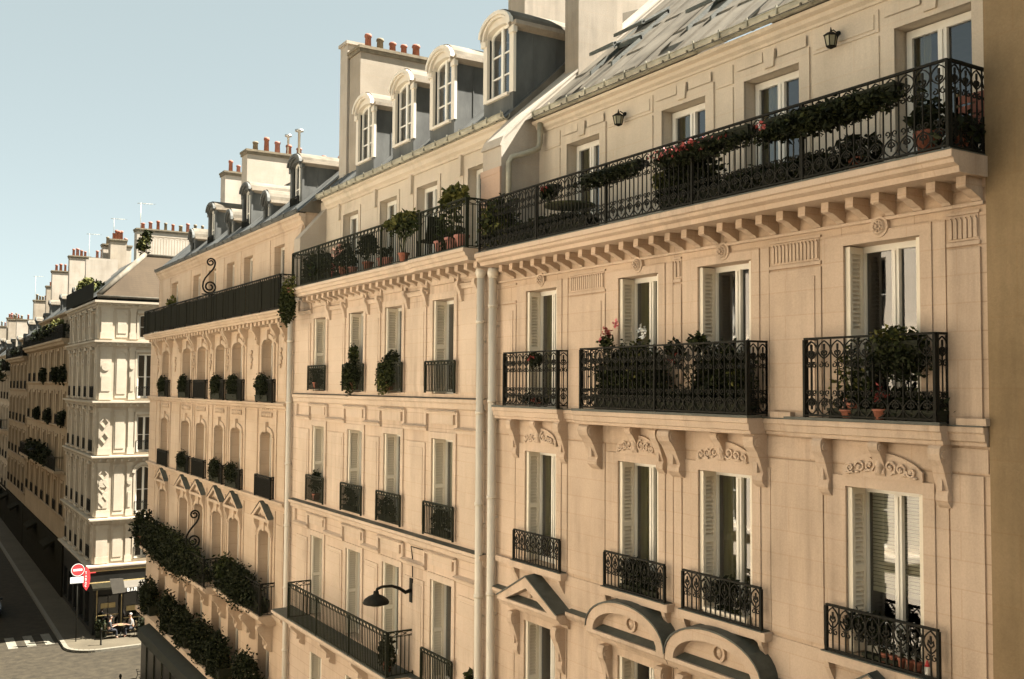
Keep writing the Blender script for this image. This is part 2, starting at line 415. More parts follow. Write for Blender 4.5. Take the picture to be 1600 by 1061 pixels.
def shutter(parent, fr, uedge, sgn, w0, w1, za, zb, mat='shutter', pitch=.058):
    """folded louvred shutter lying against a reveal. sgn +1: against the far reveal (visible face towards -u)"""
    mb = MB(fr)
    th = .075; s = -sgn                       # body extends from uedge towards -sgn*u
    ua, ub = sorted((uedge, uedge + s*th))
    st = .05
    mb.box(ua, ub, w0, w0+st, za, zb); mb.box(ua, ub, w1-st, w1, za, zb)
    for z0, z1 in ((za, za+.10), (zb-.09, zb), ((za+zb)/2-.04, (za+zb)/2+.04)):
        mb.box(ua, ub, w0+st, w1-st, z0, z1)
    core = uedge + s*.02
    a2, b2 = sorted((uedge, core)); mb.box(a2, b2, w0+st, w1-st, za+.10, zb-.09)
    for (p, q) in ((za+.10, (za+zb)/2-.04), ((za+zb)/2+.04, zb-.09)):
        n = int((q-p)/pitch)
        for i in range(n):
            z = p + (q-p)*(i+.5)/n
            u_in = core; u_out = uedge + s*(th-.006)
            mb.face([(u_in, w0+st, z+.022), (u_in, w1-st, z+.022), (u_out, w1-st, z-.022), (u_out, w0+st, z-.022)])
            mb.face([(u_in, w0+st, z+.014), (u_in, w1-st, z+.014), (u_out, w1-st, z-.030), (u_out, w0+st, z-.030)])
            mb.face([(u_out, w0+st, z-.022), (u_out, w1-st, z-.022), (u_out, w1-st, z-.030), (u_out, w0+st, z-.030)])
    return mb.build('shutter', M[mat], parent)

def spiral(c, r, a0, turns, n=11, sx=1):
    out = []
    for i in range(n):
        t = i/(n-1); a = a0 + turns*2*PI*t; rr = r*(1-.72*t)
        out.append((c[0] + sx*rr*math.cos(a), c[1] + rr*math.sin(a)))
    return out
def unit_gothic(mb, u, p, z0, h, w, r=.0074, fine=True):
    c = u + p/2; Z = lambda f: z0 + f*h
    mb.wire([(u, Z(.02)), (u, Z(1))], r*1.05, w)
    mb.wire([(c, Z(.10)), (c, Z(.90))], r*.95, w)
    n = 8
    for s in (-1, 1):
        mb.wire([(c + s*p*.48*math.sin(PI*k/n)**.8, Z(.745 + .225*k/n)) for k in range(n+1)], r*.95, w)
        mb.wire([(c + s*p*.46*math.sin(PI*k/n)**.8, Z(.035 + .215*k/n)) for k in range(n+1)], r*.95, w)
        mb.wire(spiral((c + s*p*.24, Z(.665)), p*.19, PI*.5, 1.05, sx=s), r*.85, w)
        mb.wire(spiral((c + s*p*.24, Z(.315)), p*.19, -PI*.5, -1.05, sx=s), r*.85, w)
        if fine:
            mb.wire([(c, Z(.775)), (c+s*p*.17, Z(.80)), (c+s*p*.20, Z(.83)), (c+s*p*.10, Z(.845)), (c, Z(.81))], r*1.1, w)
            mb.wire([(c, Z(.215)), (c+s*p*.17, Z(.195)), (c+s*p*.20, Z(.165)), (c+s*p*.10, Z(.15)), (c, Z(.185))], r*1.1, w)
    mb.wire([(c, Z(.86)), (c, Z(.93))], r*1.7, w, rw=r)
def unit_guard(mb, u, p, z0, h, w, r=.0076, fine=True):
    c = u + p/2; Z = lambda f: z0 + f*h; n = 8
    mb.wire([(u, Z(.03)), (u, Z(1))], r*1.05, w)
    mb.wire([(c, Z(.03)), (c, Z(.62))], r*.95, w)
    for s in (-1, 1):
        mb.wire([(c + s*p*.46*math.sin(PI*k/n)**.8, Z(.50 + .46*k/n)) for k in range(n+1)], r, w)
        mb.wire(spiral((c + s*p*.22, Z(.42)), p*.2, PI*.5, 1.05, sx=s), r*.85, w)
        mb.wire([(c, Z(.62)), (c+s*p*.2, Z(.68)), (c+s*p*.16, Z(.76)), (c, Z(.70))], r*1.1, w)
    mb.wire([(c, Z(.72)), (c, Z(.86))], r*1.6, w, rw=r)
def unit_bars(mb, u, p, z0, h, w, r=.009, fine=True):
    c = u + p/2; Z = lambda f: z0 + f*h
    mb.wire([(u, Z(.03)), (u, Z(1))], r, w); mb.wire([(c, Z(.03)), (c, Z(.88))], r, w)
    n = 8; mb.wire([(c + .42*p*math.cos(2*PI*k/n), Z(.94) + .042*h*math.sin(2*PI*k/n)) for k in range(n+1)], r*.8, w)
def railing(parent, fr, u0, u1, w, z0, h, unit, pitch, returns=(True, True), wall_w=0.0, mat='iron', posts=2.0, name='railing', band=None):
    mb = MB(fr)
    def run(m2, a, b, ww):
        n = max(1, round((b-a)/pitch)); p = (b-a)/n
        for i in range(n): unit(m2, a + i*p, p, z0, h, ww)
        m2.box(a, b, ww-.022, ww+.022, z0+h-.012, z0+h+.016)
        m2.box(a, b, ww-.014, ww+.014, z0+.02*h-.004, z0+.02*h+.018)
        if band:
            m2.box(a, b, ww-.010, ww+.010, z0+band*h-.007, z0+band*h+.007)
        k = max(1, round((b-a)/posts))
        for i in range(k+1):
            x = a + (b-a)*i/k
            m2.box(x-.018, x+.018, ww-.023, ww+.023, z0-.02, z0+h-.0125)
    run(mb, u0, u1, w)
    for flag, uu in zip(returns, (u0, u1)):
        if flag and w - wall_w > .12:
            sub = MB(lambda a, b, z, uu=uu: fr(uu + b, a, z))
            run(sub, wall_w, w - .03, 0.0)
            off = len(mb.v); mb.v += sub.v; mb.f += [[q+off for q in f] for f in sub.f]; mb.m += sub.m; mb.sm += sub.sm
    return mb.build(name, M[mat], parent)

def console(parent, fr, uc, wd, ztop, zbot, out, mat, name='console'):
    """scrolled bracket: wide rolled head, tapering tail"""
    H = ztop - zbot
    pr = [(0, ztop), (out*.86, ztop), (out, ztop-.05*H), (out*1.02, ztop-.14*H), (out*.94, ztop-.24*H), (out*.76, ztop-.33*H),
          (out*.60, ztop-.46*H), (out*.46, ztop-.60*H), (out*.34, ztop-.72*H), (out*.42, ztop-.80*H), (out*.42, ztop-.88*H), (out*.28, ztop-.95*H), (out*.10, zbot), (0, zbot)]
    wd *= .8; mb = MB(fr); mb.prism(pr, 'u', uc-wd/2, uc+wd/2)
    for s in (-1, 1):        # the rolled volute stands proud on both cheeks
        u = uc + s*wd/2
        sub = lambda e: (out*.70 + out*.22*math.cos(e), ztop-.15*H + out*.22*math.sin(e))
        mb.prism([sub(2*PI*k/10) for k in range(10)], 'u', min(u, u+s*.016), max(u, u+s*.016))
    mb.box(uc-wd*.18, uc+wd*.18, out*.30, out*.55, ztop-.72*H, ztop-.42*H)
    return mb.build(name, M[mat], parent)

def ornament(parent, fr, u0, u1, z0, h, mat, w=0.0, seed=1):
    """carved foliage relief over a window: scrolls and rosettes on a shaped ground"""
    g = random.Random(seed); mb = MB(fr); c = (u0+u1)/2; n = 12
    up = [(u0 + (u1-u0)*k/n, z0 + h*(.35 + .6*math.sin(PI*k/n)**.7)) for k in range(n+1)]
    mb.prism([(u0, z0)] + up + [(u1, z0)], 'w', w, w+.022)
    for s in (-1, 1):
        for k in range(3):
            x = c + s*(u1-u0)*(.13 + .125*k); z = z0 + h*(.46 - .07*k)
            sub = spiral((x, z), h*.27*(1-.14*k), g.uniform(0, 6), 1.2, n=10, sx=s)
            mb.wire(sub, .013, w+.035, rw=.022)
            mb.blob((x, w+.04, z), (.028, .03, .028))
            mb.blob((x+s*.05, w+.035, z-h*.2), (.045, .025, .02))
    mb.blob((c, w+.05, z0+h*.5), (.06, .05, h*.36))
    return mb.build('ornament', M[mat], parent)

def gutter(parent, fr, u0, u1, w, z, mat='gutter', pitch=.62):
    mb = MB(fr); n = 7
    pr = [(w-.10 + .10*math.cos(a), z - .0 + .12*math.sin(a)) for a in [PI + PI*k/n for k in range(n+1)]]
    pr = [(w-.10 - .10*math.cos(PI*k/n), z - .13*math.sin(PI*k/n)) for k in range(n+1)]
    inner = [(p[0]*.9+(w-.10)*.1, p[1]*1.0+.012) for p in pr[::-1]]
    mb.prism(pr + inner, 'u', u0, u1)
    mb.tube([(u0, w+.004, z+.006), (u1, w+.004, z+.006)], .012, 6)
    k = max(2, int((u1-u0)/pitch))
    for i in range(k+1):
        u = u0 + .06 + (u1-u0-.12)*i/k
        mb.prism([(p[0]+(.006 if p[0] > w-.1 else -.006), p[1]-.006) for p in pr] + [(p[0], p[1]+.0) for p in pr[::-1]], 'u', u-.016, u+.016)
        mb.box(u-.014, u+.014, w-.004, w+.018, z-.09, z+.05)
    return mb.build('gutter', M[mat], parent)

def pot(mb, u, w, z, r=.12, h=.2, m=0):
    mb.lathe(u, w, [(r*.68, z), (r*.95, z+h*.82), (r*1.08, z+h*.83), (r*1.08, z+h), (r*.9, z+h)], 12, m)
def plant(label, cat, fr, u, w, z, spec, group=None, name='potted_plant', trough=None, potm='terracotta', potr=.12, poth=.2):
    """a planter with foliage (and flowers): spec = list of (material, centre offset, radii, count, leaf size[, drop])"""
    base = fr(u, w, z); t = thing(name, label, cat, base, group)
    mb = MB(fr)
    if trough:
        L, D, H = trough
        mb.prism([(-D/2*.85, 0), (D/2*.85, 0), (D/2, H), (-D/2, H)], 'u', -L/2, L/2)
        for v in range(len(mb.v)): pass
        mb2 = MB(fr); mb2.prism([(w-D/2*.85, z), (w+D/2*.85, z), (w+D/2, z+H), (w-D/2, z+H)], 'u', u-L/2, u+L/2)
        mb2.box(u-L/2-.012, u+L/2+.012, w-D/2-.012, w+D/2+.012, z+H-.035, z+H+.006)
        mb2.build('trough', M[potm], t)
    elif potr:
        mb2 = MB(fr); pot(mb2, u, w, z, potr, poth); mb2.build('pot', M[potm], t)
    for i, sp in enumerate(spec):
        mat, c, r, n, sz = sp[:5]; dr = sp[5] if len(sp) > 5 else 0.0
        mb3 = MB(fr); mb3.leaves((u+c[0], w+c[1], z+c[2]), r, n, sz, lump=max(4, n//60), drop=dr, long=1.1 if 'flower' in mat else 1.5)
        if 'flower' not in mat:
            for _ in range(5):
                mb3.tube([(u + c[0]*.3, w + c[1]*.3, z+.05), (u+c[0]+rnd.uniform(-.5, .5)*r[0], w+c[1]+rnd.uniform(-.4, .4)*r[1], z+c[2]+rnd.uniform(-.2, .5)*r[2])], .006, 4)
        mb3.build('flowers' if 'flower' in mat else 'foliage', M[mat], t)
    return t

# ------------------------------------------------------------------ camera, sun, sky
def setup():
    sc = bpy.context.scene
    yaw, pitch, roll = 0.554119606619379, 0.046307716168129176, 0.006357567825059776
    ca, sa, cp, sp, c, s = math.cos(yaw), math.sin(yaw), math.cos(pitch), math.sin(pitch), math.cos(roll), math.sin(roll)
    rt = Vector((ca, -sa, 0)); up = Vector((-sp*sa, -sp*ca, cp)); fw = Vector((cp*sa, cp*ca, sp))
    Rv = rt*c + up*s; Uv = up*c - rt*s
    cam = bpy.data.cameras.new('camera'); co = bpy.data.objects.new('camera', cam); C.objects.link(co)
    co.matrix_world = Matrix(((Rv.x, Uv.x, -fw.x, 0), (Rv.y, Uv.y, -fw.y, 0), (Rv.z, Uv.z, -fw.z, 0), (0, 0, 0, 1)))
    cam.sensor_width = 36; cam.lens = 36*1550/1600; cam.clip_start = .05; cam.clip_end = 4000
    sc.camera = co
    E, D = R(55), R(20)                      # sun: high, behind the houses on the right, a little from behind the camera
    sd = Vector((math.cos(E)*math.cos(D), -math.cos(E)*math.sin(D), math.sin(E)))
    sun = bpy.data.lights.new('sun', 'SUN'); sun.energy = 5.0; sun.angle = R(.53); sun.color = (1, .93, .82)
    so = bpy.data.objects.new('sun', sun); C.objects.link(so); so.rotation_euler = sd.to_track_quat('Z', 'Y').to_euler(); so.location = sd*60
    w = bpy.data.worlds.new('World'); sc.world = w; w.use_nodes = True
    nt = w.node_tree; bg = nt.nodes['Background']
    sk = nt.nodes.new('ShaderNodeTexSky'); sk.sky_type = 'NISHITA'; sk.sun_disc = False
    sk.sun_elevation = E; sk.sun_rotation = math.atan2(sd.x, sd.y); sk.air_density = .62; sk.dust_density = .45; sk.ozone_density = 1.6
    hs = nt.nodes.new('ShaderNodeHueSaturation'); hs.inputs['Saturation'].default_value = .36
    tn = nt.nodes.new('ShaderNodeMixRGB'); tn.blend_type = 'MULTIPLY'; tn.inputs[0].default_value = 1; tn.inputs[2].default_value = (.94, 1, .90, 1)   # warm film balance
    nt.links.new(sk.outputs[0], hs.inputs['Color']); nt.links.new(hs.outputs[0], tn.inputs[1]); veil = nt.nodes.new('ShaderNodeMixRGB'); veil.inputs[0].default_value = .74; veil.inputs[2].default_value = (1.36, 1.64, 1.66, 1)   # thin even haze over the sky
    nt.links.new(tn.outputs[0], veil.inputs[1]); nt.links.new(veil.outputs[0], bg.inputs['Color'])
    bg.inputs['Strength'].default_value = .052
    v = sc.view_settings; v.view_transform = 'Standard'; v.look = 'None'; v.exposure = 2.76; v.gamma = 1
setup()

# ------------------------------------------------------------------ the street
def street():
    mb = MB(); mb.face([(-1500, -1500, GZ-.012), (1500, -1500, GZ-.012), (1500, 2500, GZ-.012), (-1500, 2500, GZ-.012)]); structure('ground', mb, M['asphalt'])
    mb = MB(); mb.face([(1.4, -60, GZ-.004), (8.7, -60, GZ-.004), (8.7, 400, GZ-.004), (1.4, 400, GZ-.004)]); structure('road', mb, M['asphalt'])
    mb = MB(); mb.face([(-60, 52.6, GZ), (90, 52.6, GZ), (90, 61.4, GZ), (-60, 61.4, GZ)]); structure('cross_street', mb, M['asphalt'])
    def pave(name, pts):
        mb = MB(); mb.prism(pts, 'z', GZ-.01, GZ+.13, 0)
        structure(name, mb, M['paving'])
        kb = MB()
        n = len(pts)
        for i in range(n):
            a, b = pts[i], pts[(i+1) % n]
            d = Vector((b[0]-a[0], b[1]-a[1])); L = d.length
            if L < .05: continue
            nrm = Vector((d.y, -d.x)).normalized()*.06
            kb.prism([(a[0]+nrm.x, a[1]+nrm.y), (b[0]+nrm.x, b[1]+nrm.y), (b[0]-nrm.x*3, b[1]-nrm.y*3), (a[0]-nrm.x*3, a[1]-nrm.y*3)], 'z', GZ-.01, GZ+.134)
        structure('kerb', kb, M['kerb'])
    def corner(cx, cy, r, a0, a1, n=8): return [(cx + r*math.cos(a0+(a1-a0)*k/n), cy + r*math.sin(a0+(a1-a0)*k/n)) for k in range(n+1)]
    pave('pavement', [(8.7, -60), (40, -60), (40, 52.6)] + corner(10.4, 50.9, 1.7, PI/2, PI))
    pave('pavement', corner(10.4, 63.1, 1.7, PI, 1.5*PI) + [(60, 61.4), (60, 400), (8.7, 400)])
    pave('pavement', [(-12, -60), (1.4, -60)] + corner(-.3, 50.9, 1.7, 0, PI/2) + [(-12, 52.6)])
    pave('pavement', corner(-.3, 63.1, 1.7, -PI/2, 0) + [(1.4, 400), (-12, 400), (-12, 61.4)])
    mb = MB()
    for k in range(7):
        x = 2.0 + k*.98; mb.face([(x, 64.6, GZ+.004), (x+.5, 64.6, GZ+.004), (x+.5, 67.4, GZ+.004), (x, 67.4, GZ+.004)])
    structure('zebra_crossing', mb, M['paint_road'])
street()

# ------------------------------------------------------------------ first building: three balconies, attic terrace, zinc roof
WY = [(15.33, 16.41), (12.41, 13.47), (10.35, 11.48), (7.56, 8.70)]
def building_one():
    fr = right(); b = thing('apartment_building', 'cream stone apartment house nearest the camera with carved balcony brackets and a long attic terrace', 'building', (PX, 12.2, GZ), 'apartment houses along the street')
    Y0, Y1 = 6.70, 17.80
    ops = []
    rows = [(-.44, 1.85), (-3.40, -1.27), (-6.75, -4.53), (-9.9, -7.7)]
    for (za, zb) in rows:
        for (p, q) in WY: ops.append((p, q, za, zb))
    for (p, q) in WY: ops.append((p-.15, q+.15, GZ+.15, -11.4))
    mb = MB(fr); wall(mb, Y0, Y1, GZ, 2.40, ops, .34)
    mb.face([(Y0, 0, GZ), (Y0, -12, GZ), (Y0, -12, 2.4), (Y0, 0, 2.4)]); mb.face([(Y1, 0, GZ), (Y1, -12, GZ), (Y1, -12, 2.4), (Y1, 0, 2.4)])
    mb.face([(Y0, -12, GZ), (Y1, -12, GZ), (Y1, -12, 5.5), (Y0, -12, 5.5)])
    mb.build('wall', M['stone1'], b)
    # plates, surrounds and grooves of the wall face
    mb = MB(fr)
    def plates(za, zb, w, spans):
        for (p, q) in spans: mb.box(p, q, -.01, w, za, zb)
    for (za, zb) in rows[:3]:
        base = za
        for i, (p, q) in enumerate(WY):
            mb.box(p-.16, p, -.01, .035, base, zb); mb.box(q, q+.20, -.01, .035, base, zb)
            mb.box(p-.16, q+.20, -.01, .037, zb, zb+.14)
            mb.box(p-.165-.17, p-.165, -.01, .018, base, zb+.14)
            if q+.40 < Y1: mb.box(q+.205, q+.36, -.01, .018, base, zb+.14)
    # upper floor panels with fluted friezes
    gaps = [(6.78, 7.20), (9.08, 10.0), (11.87, 12.05), (13.85, 14.96), (16.79, 17.3)]
    for (p, q) in gaps:
        mb.box(p, q, -.01, .026, -.44, 1.62)
        if q - p > .5: mb.box(p+.10, q-.10, .02, .040, -.32, 1.50)
        mb.box(p, q, -.01, .030, 1.655, 1.70); mb.box(p, q, -.01, .030, 2.02, 2.05)
    mb.box(Y0+.02, Y1-.02, -.01, .05, 2.10, 2.14)
    # lower wall plates with fine shadow gaps
    gl = [(6.78, 7.20), (9.08, 10.0), (11.87, 12.05), (13.85, 14.96), (16.79, 17.3)]
    for (p, q) in gl:
        mb.box(p, q, -.01, .022, -3.39, -1.0); mb.box(p, q, -.01, .022, -6.7, -4.2)
    mb.box(Y0+.02, Y1-.05, -.01, .016, -.965, -.69)
    mb.box(Y0+.02, Y1-.05, -.01, .020, -4.05, -3.455)
    mb.build('moulding', M['stone1trim'], b)
    for (p, q) in [(9.12, 9.96), (13.9, 14.92), (6.80, 7.18), (11.87, 12.05)]:
        fl = MB(fr); n = int((q-p)/.062); fl.box(p, q, -.01, .012, 1.715, 2.01)   # fluted frieze panels
        for k in range(n):
            u = p + (q-p)*(k+.5)/n; fl.prism([(u-.022, 1.74), (u+.022, 1.74), (u+.022, 1.95), (u, 1.99), (u-.022, 1.95)], 'w', -.01, .034)
        fl.build('frieze', M['stone1trim'], b)
    for (p, q) in WY:                            # rosettes above the upper windows
        c = (p+q)/2; m2 = MB(fr); m2.disc(c, 0, .055, 2.005+.02, .135, 20); m2.disc(c, .055, .085, 2.025, .105, 20, r1=.085)
        for k in range(8): m2.blob((c+.055*math.cos(k*PI/4), .09, 2.025+.055*math.sin(k*PI/4)), (.02, .02, .02))
        m2.blob((c, .10, 2.025), (.025, .025, .025)); m2.build('rosette', M['stone1trim'], b)
    # top balcony slab and its modillions
    pr = [(-.3, 2.64), (.70, 2.64), (.705, 2.56), (.67, 2.545), (.655, 2.50), (.60, 2.475), (.575, 2.47), (.56, 2.40), (.02, 2.40), (.02, 2.30), (-.3, 2.30)]
    mb = MB(fr); mb.prism(pr, 'u', 6.66, 17.3); mb.build('balcony_slab', M['stone1trim'], b)
    mb = MB(fr); mb.box(6.68, 17.3, -1.02, .69, 2.641, 2.665); mb.build('terrace_floor', M['lead'], b)
    proto = None
    for k in range(27):
        u = 6.80 + k*.388
        m2 = MB(fr); pr = [(0, 2.399), (.33, 2.399), (.335, 2.275), (.30, 2.262), (.24, 2.255), (.18, 2.225), (.12, 2.195), (.07, 2.18), (.04, 2.15), (0, 2.14)]
        if proto is None:
            m2.prism(pr, 'u', u-.06, u+.06); proto = m2.build('modillion', M['stone1trim'], b)
        else:
            o = proto.copy(); C.objects.link(o); o.location = (0, k*.388, 0)
    # string course and the three balconies of the upper floor
    mb = MB(fr); mb.prism([(0, -.44), (.12, -.44), (.12, -.50), (.10, -.52), (.09, -.60), (.06, -.62), (.06, -.66), (0, -.66)], 'u', Y0+.01, Y1-.25)
    mb.box(Y0+.01, Y1-.25, 0, .13, -.439, -.425, 1); mb.build('string_course', [M['stone1trim'], M['lead']], b)
    bal = [(14.98, 17.30, .26), (10.05, 14.28, .42), (7.16, 9.52, .26)]
    for (p, q, w) in bal:
        m2 = MB(fr); m2.prism([(.0, -.435), (w, -.435), (w+.003, -.50), (w-.02, -.515), (w-.03, -.60), (w-.055, -.615), (w-.06, -.662), (0, -.662)], 'u', p, q)
        m2.box(p-.005, q+.005, .131, w+.012, -.434, -.395, 1)
        m2.build('balcony_slab', [M['stone1trim'], M['lead']], b)
    railing(b, fr, 14.99, 16.86, .25, -.395, 1.035, unit_gothic, .225)
    railing(b, fr, 10.07, 14.05, .40, -.395, 1.035, unit_gothic, .225)
    railing(b, fr, 7.22, 9.17, .245, -.395, 1.035, unit_gothic, .225)
    railing(b, fr, 6.72, 17.15, .665, 2.668, .99, unit_gothic, .215, returns=(True, False), wall_w=-.98)
    for (u, wd, zb, o) in [(16.72, .20, -1.43, .24), (15.90, .18, -1.12, .22), (15.06, .20, -1.43, .24),
                           (14.05, .34, -1.45, .36), (12.96, .18, -1.12, .24), (12.30, .20, -1.40, .26), (11.92, .34, -1.42, .36), (10.93, .18, -1.12, .24), (10.16, .24, -1.42, .30),
                           (9.0, .20, -1.42, .24), (8.13, .18, -1.12, .22), (7.26, .20, -1.40, .24)]:
        console(b, fr, u, wd, -.663, zb, o, 'stone1trim')
    for i, (p, q) in enumerate(WY):
        ornament(b, fr, p-.02, q+.02, -1.13+.0, .34, 'stone1trim', w=.037, seed=i+3)
    # windows, shutters
    cur = {0: [('curtain', 'l', .62), ('curtain', 'b', .40), None, None], 1: [('curtain', 'b', .48), ('curtain', 'a', 1), ('curtain', 'a', 1), None], 2: [None, None, None, None], 3: [None]*4}
    for r, (za, zb) in enumerate(rows):
        for i, (p, q) in enumerate(WY):
            f = window(b, fr, p+.03, q-.03, za, zb, -.30, curtain=cur[r][i], bars=0)
            if (r, i) == (1, 3):              # lowered slatted blind
                k = MB(fr)
                for j in range(26): k.box(p+.10, q-.10, -.40, -.375, zb-.10-j*.046-.036, zb-.10-j*.046)
                k.box(p+.10, q-.10, -.41, -.37, zb-1.36, zb-1.30, 0); k.build('blind', M['blind'], f)
            sh = M['shutter']
            shutter(b, fr, q-.002, 1, -.265, -.006, za+.02, zb-.015)
            shutter(b, fr, p+.002, -1, -.265, -.006, za+.02, zb-.015)
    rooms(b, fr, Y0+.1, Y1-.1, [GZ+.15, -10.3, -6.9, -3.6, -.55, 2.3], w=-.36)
    # sills and guard rails of the middle floor
    for i, (p, q) in enumerate(WY):
        m2 = MB(fr); m2.box(p-.36, q+.34, 0, .17, -3.54, -3.42); m2.box(p-.30, q+.30, .0, .175, -3.419, -3.404, 1)
        if i == 0: m2.box(q+.342, 17.42, 0, .10, -3.54, -3.43)
        m2.prism([(0, -3.80), (.03, -3.80), (.13, -3.62), (.15, -3.541), (0, -3.541)], 'u', p-.28, p-.20)
        m2.prism([(0, -3.80), (.03, -3.80), (.13, -3.62), (.15, -3.541), (0, -3.541)], 'u', q+.20, q+.28)
        m2.build('sill', [M['stone1trim'], M['lead']], b)
        railing(b, fr, p-.25, q+.25, .12, -3.40, .58, unit_guard, .20, name='guard_rail', posts=3)
        m2 = MB(fr); m2.box(p-.3, q+.3, 0, .17, -6.90, -6.77); m2.build('sill', M['stone1trim'], b)
        railing(b, fr, p-.2, q+.2, .12, -6.76, .6, unit_guard, .20, name='guard_rail', posts=3)
    # pediments over the next floor down
    def ped(kind, c, hw, zt, zb, out):
        m2 = MB(fr); n = 18
        if kind == 'tri': top = [(c-hw, zb), (c, zt), (c+hw, zb)]
        else: top = [(c - hw*math.cos(PI*k/n), zb + (zt-zb)*math.sin(PI*k/n)**.92) for k in range(n+1)]
        th = .17
        if kind == 'tri': inn = [(c-hw+.30, zb), (c, zt-th*1.25), (c+hw-.30, zb)]
        else: inn = [(c - (hw-th*1.1)*math.cos(PI*k/n), zb + (zt-zb-th)*math.sin(PI*k/n)**.92) for k in range(n+1)]
        def band(o, i, w0, w1, m=0):
            for k in range(len(o)-1):
                a, d, e, g = o[k], o[k+1], i[k+1], i[k]
                for (x, y) in ((a, d), (e, g)):
                    m2.face([(x[0], w0, x[1]), (y[0], w0, y[1]), (y[0], w1, y[1]), (x[0], w1, x[1])], m)
                m2.face([(a[0], w1, a[1]), (d[0], w1, d[1]), (e[0], w1, e[1]), (g[0], w1, g[1])], m)
        band(top, inn, 0, out)
        f2 = [((p[0]-c)*.93+c, (p[1]-zb)*.86+zb) for p in top]; f3 = [((p[0]-c)*.84+c, (p[1]-zb)*.74+zb) for p in top]
        band(f2, f3, .0, out-.07)
        m2.prism([(p[0], p[1]) for p in inn], 'w', 0, .13)
        m2.prism([(0, zb), (out, zb), (out+.004, zb-.06), (out-.04, zb-.09), (out-.07, zb-.15), (.10, zb-.19), (.06, zb-.26), (0, zb-.26)], 'u', c-hw, c+hw)
        # lead cover on top of the pediment and on its lower ledge
        cv = [(p[0], p[1]+.004) for p in top]; cv2 = [((p[0]-c)*1.012+c, p[1]+.026) for p in top]
        for k in range(len(cv)-1):
            a, d = cv2[k], cv2[k+1]
            m2.face([(a[0], -.01, a[1]+.03), (d[0], -.01, d[1]+.03), (d[0], out+.02, d[1]), (a[0], out+.02, a[1])], 1)
            m2.face([(a[0], out+.02, a[1]), (d[0], out+.02, d[1]), (cv[k+1][0], out+.02, cv[k+1][1]-.004), (cv[k][0], out+.02, cv[k][1]-.004)], 1)
        m2.face([(inn[0][0]+.05, .135, zb+.075), (inn[-1][0]-.05, .135, zb+.075), (inn[-1][0]-.02, out-.03, zb+.010), (inn[0][0]+.02, out-.03, zb+.010)], 1)
        if kind == 'arc':
            zc = zb + (zt-zb)*.42; ring = [(c+.115*math.cos(2*PI*k/16), zc+.115*math.sin(2*PI*k/16)) for k in range(17)]
            m2.wire(ring, .022, w=.145, rw=.035); m2.blob((c, .14, zc), (.07, .035, .07))
        else:
            for s in (-1, 0, 1): m2.blob((c+s*.11, .145, zb+.14+(.10 if s == 0 else 0)), (.06, .04, .05))
            m2.wire([(c-.3, zb+.11), (c-.15, zb+.16), (c, zb+.28), (c+.15, zb+.16), (c+.3, zb+.11)], .018, w=.145, rw=.025)
        m2.build('pediment', [M['stone1trim'], M['lead']], b)
    ped('tri', 15.90, 1.04, -3.60, -4.13, .33); ped('arc', 12.95, 1.02, -3.56, -4.13, .33)
    ped('arc', 10.90, 1.01, -3.56, -4.13, .33); ped('tri', 8.13, 1.02, -3.50, -4.13, .33)
    for (p, q) in [(13.98, 14.84), (9.17, 9.87), (16.96, 17.42), (6.75, 7.09)]:
        m2 = MB(fr); m2.prism([(0, -4.02), (.16, -4.06), (.16, -4.12), (.10, -4.20), (0, -4.22)], 'u', p, q)
        m2.face([(p, 0, -4.012), (q, 0, -4.012), (q, .17, -4.052), (p, .17, -4.052)], 1); m2.build('ledge', [M['stone1trim'], M['lead']], b)
    for (p, q) in WY:
        for u in (p-.22, q+.22): console(b, fr, u, .20, -4.392, -5.25, .24, 'stone1trim')
        m2 = MB(fr); m2.box(p-.06, q+.06, 0, .06, -4.392-.0, -4.45+.0) if False else m2.box(p-.10, q+.10, .0, .045, -4.40, -4.393+.0); m2.build('moulding', M['stone1trim'], b)
    # attic floor, set back behind the terrace
    fa = right(11.5); AW = [(15.36, 16.47), (12.38, 13.51), (10.33, 11.48), (7.49, 8.64)]
    mb = MB(fa); wall(mb, Y0, 17.55, 2.60, 5.42, [(p, q, 2.70, 4.92) for (p, q) in AW], .27, w=0)
    mb.face([(Y0, 0, 2.6), (Y0, -6, 2.6), (Y0, -6, 8), (Y0, 0, 5.42)])
    mb.build('wall', M['stone1att'], b)
    mb = MB(fa)
    mb.prism([(-.02, 5.36), (.03, 5.36), (.04, 5.40), (.10, 5.44), (.12, 5.50), (.20, 5.53), (.22, 5.58), (-.02, 5.58)], 'u', Y0, 17.5)
    edges = [Y0] + [x for w_ in AW[::-1] for x in w_] + [17.3]
    for (p, q) in AW:
        mb.box(p-.20, p, -.01, .03, 2.68, 4.92); mb.box(q, q+.20, -.01, .03, 2.68, 4.92); mb.box(p-.2, q+.2, -.01, .032, 4.92, 5.10)
        c = (p+q)/2; mb.prism([(c-.09, 4.99), (c+.09, 4.99), (c+.12, 5.26), (c-.12, 5.26)], 'w', .03, .07)
        mb.box(p-.15, c-.16, .03, .043, 5.12, 5.28); mb.box(c+.16, q+.15, .03, .043, 5.12, 5.28)
    for (p, q) in [(8.9, 10.07), (11.74, 12.12), (13.77, 15.1), (16.73, 17.3)]:
        mb.box(p, q, -.01, .02, 4.96, 5.27)
        if q-p > .6: mb.box(p+.07, q-.07, .02, .033, 5.01, 5.22)
        mb.box(p, q, -.01, .02, 2.9, 4.90)
    mb.build('moulding', M['stone1att'], b)
    for i, (p, q) in enumerate(AW):
        window(b, fa, p+.02, q-.02, 2.70, 4.90, -.235, bars=0, mull=.13, fw=.085, transom=3.25, curtain=[('curtain', 'l', .5), ('curtain', 'l', .45), ('curtain', 'l', .3), ('curtain', 'l', .25)][i])
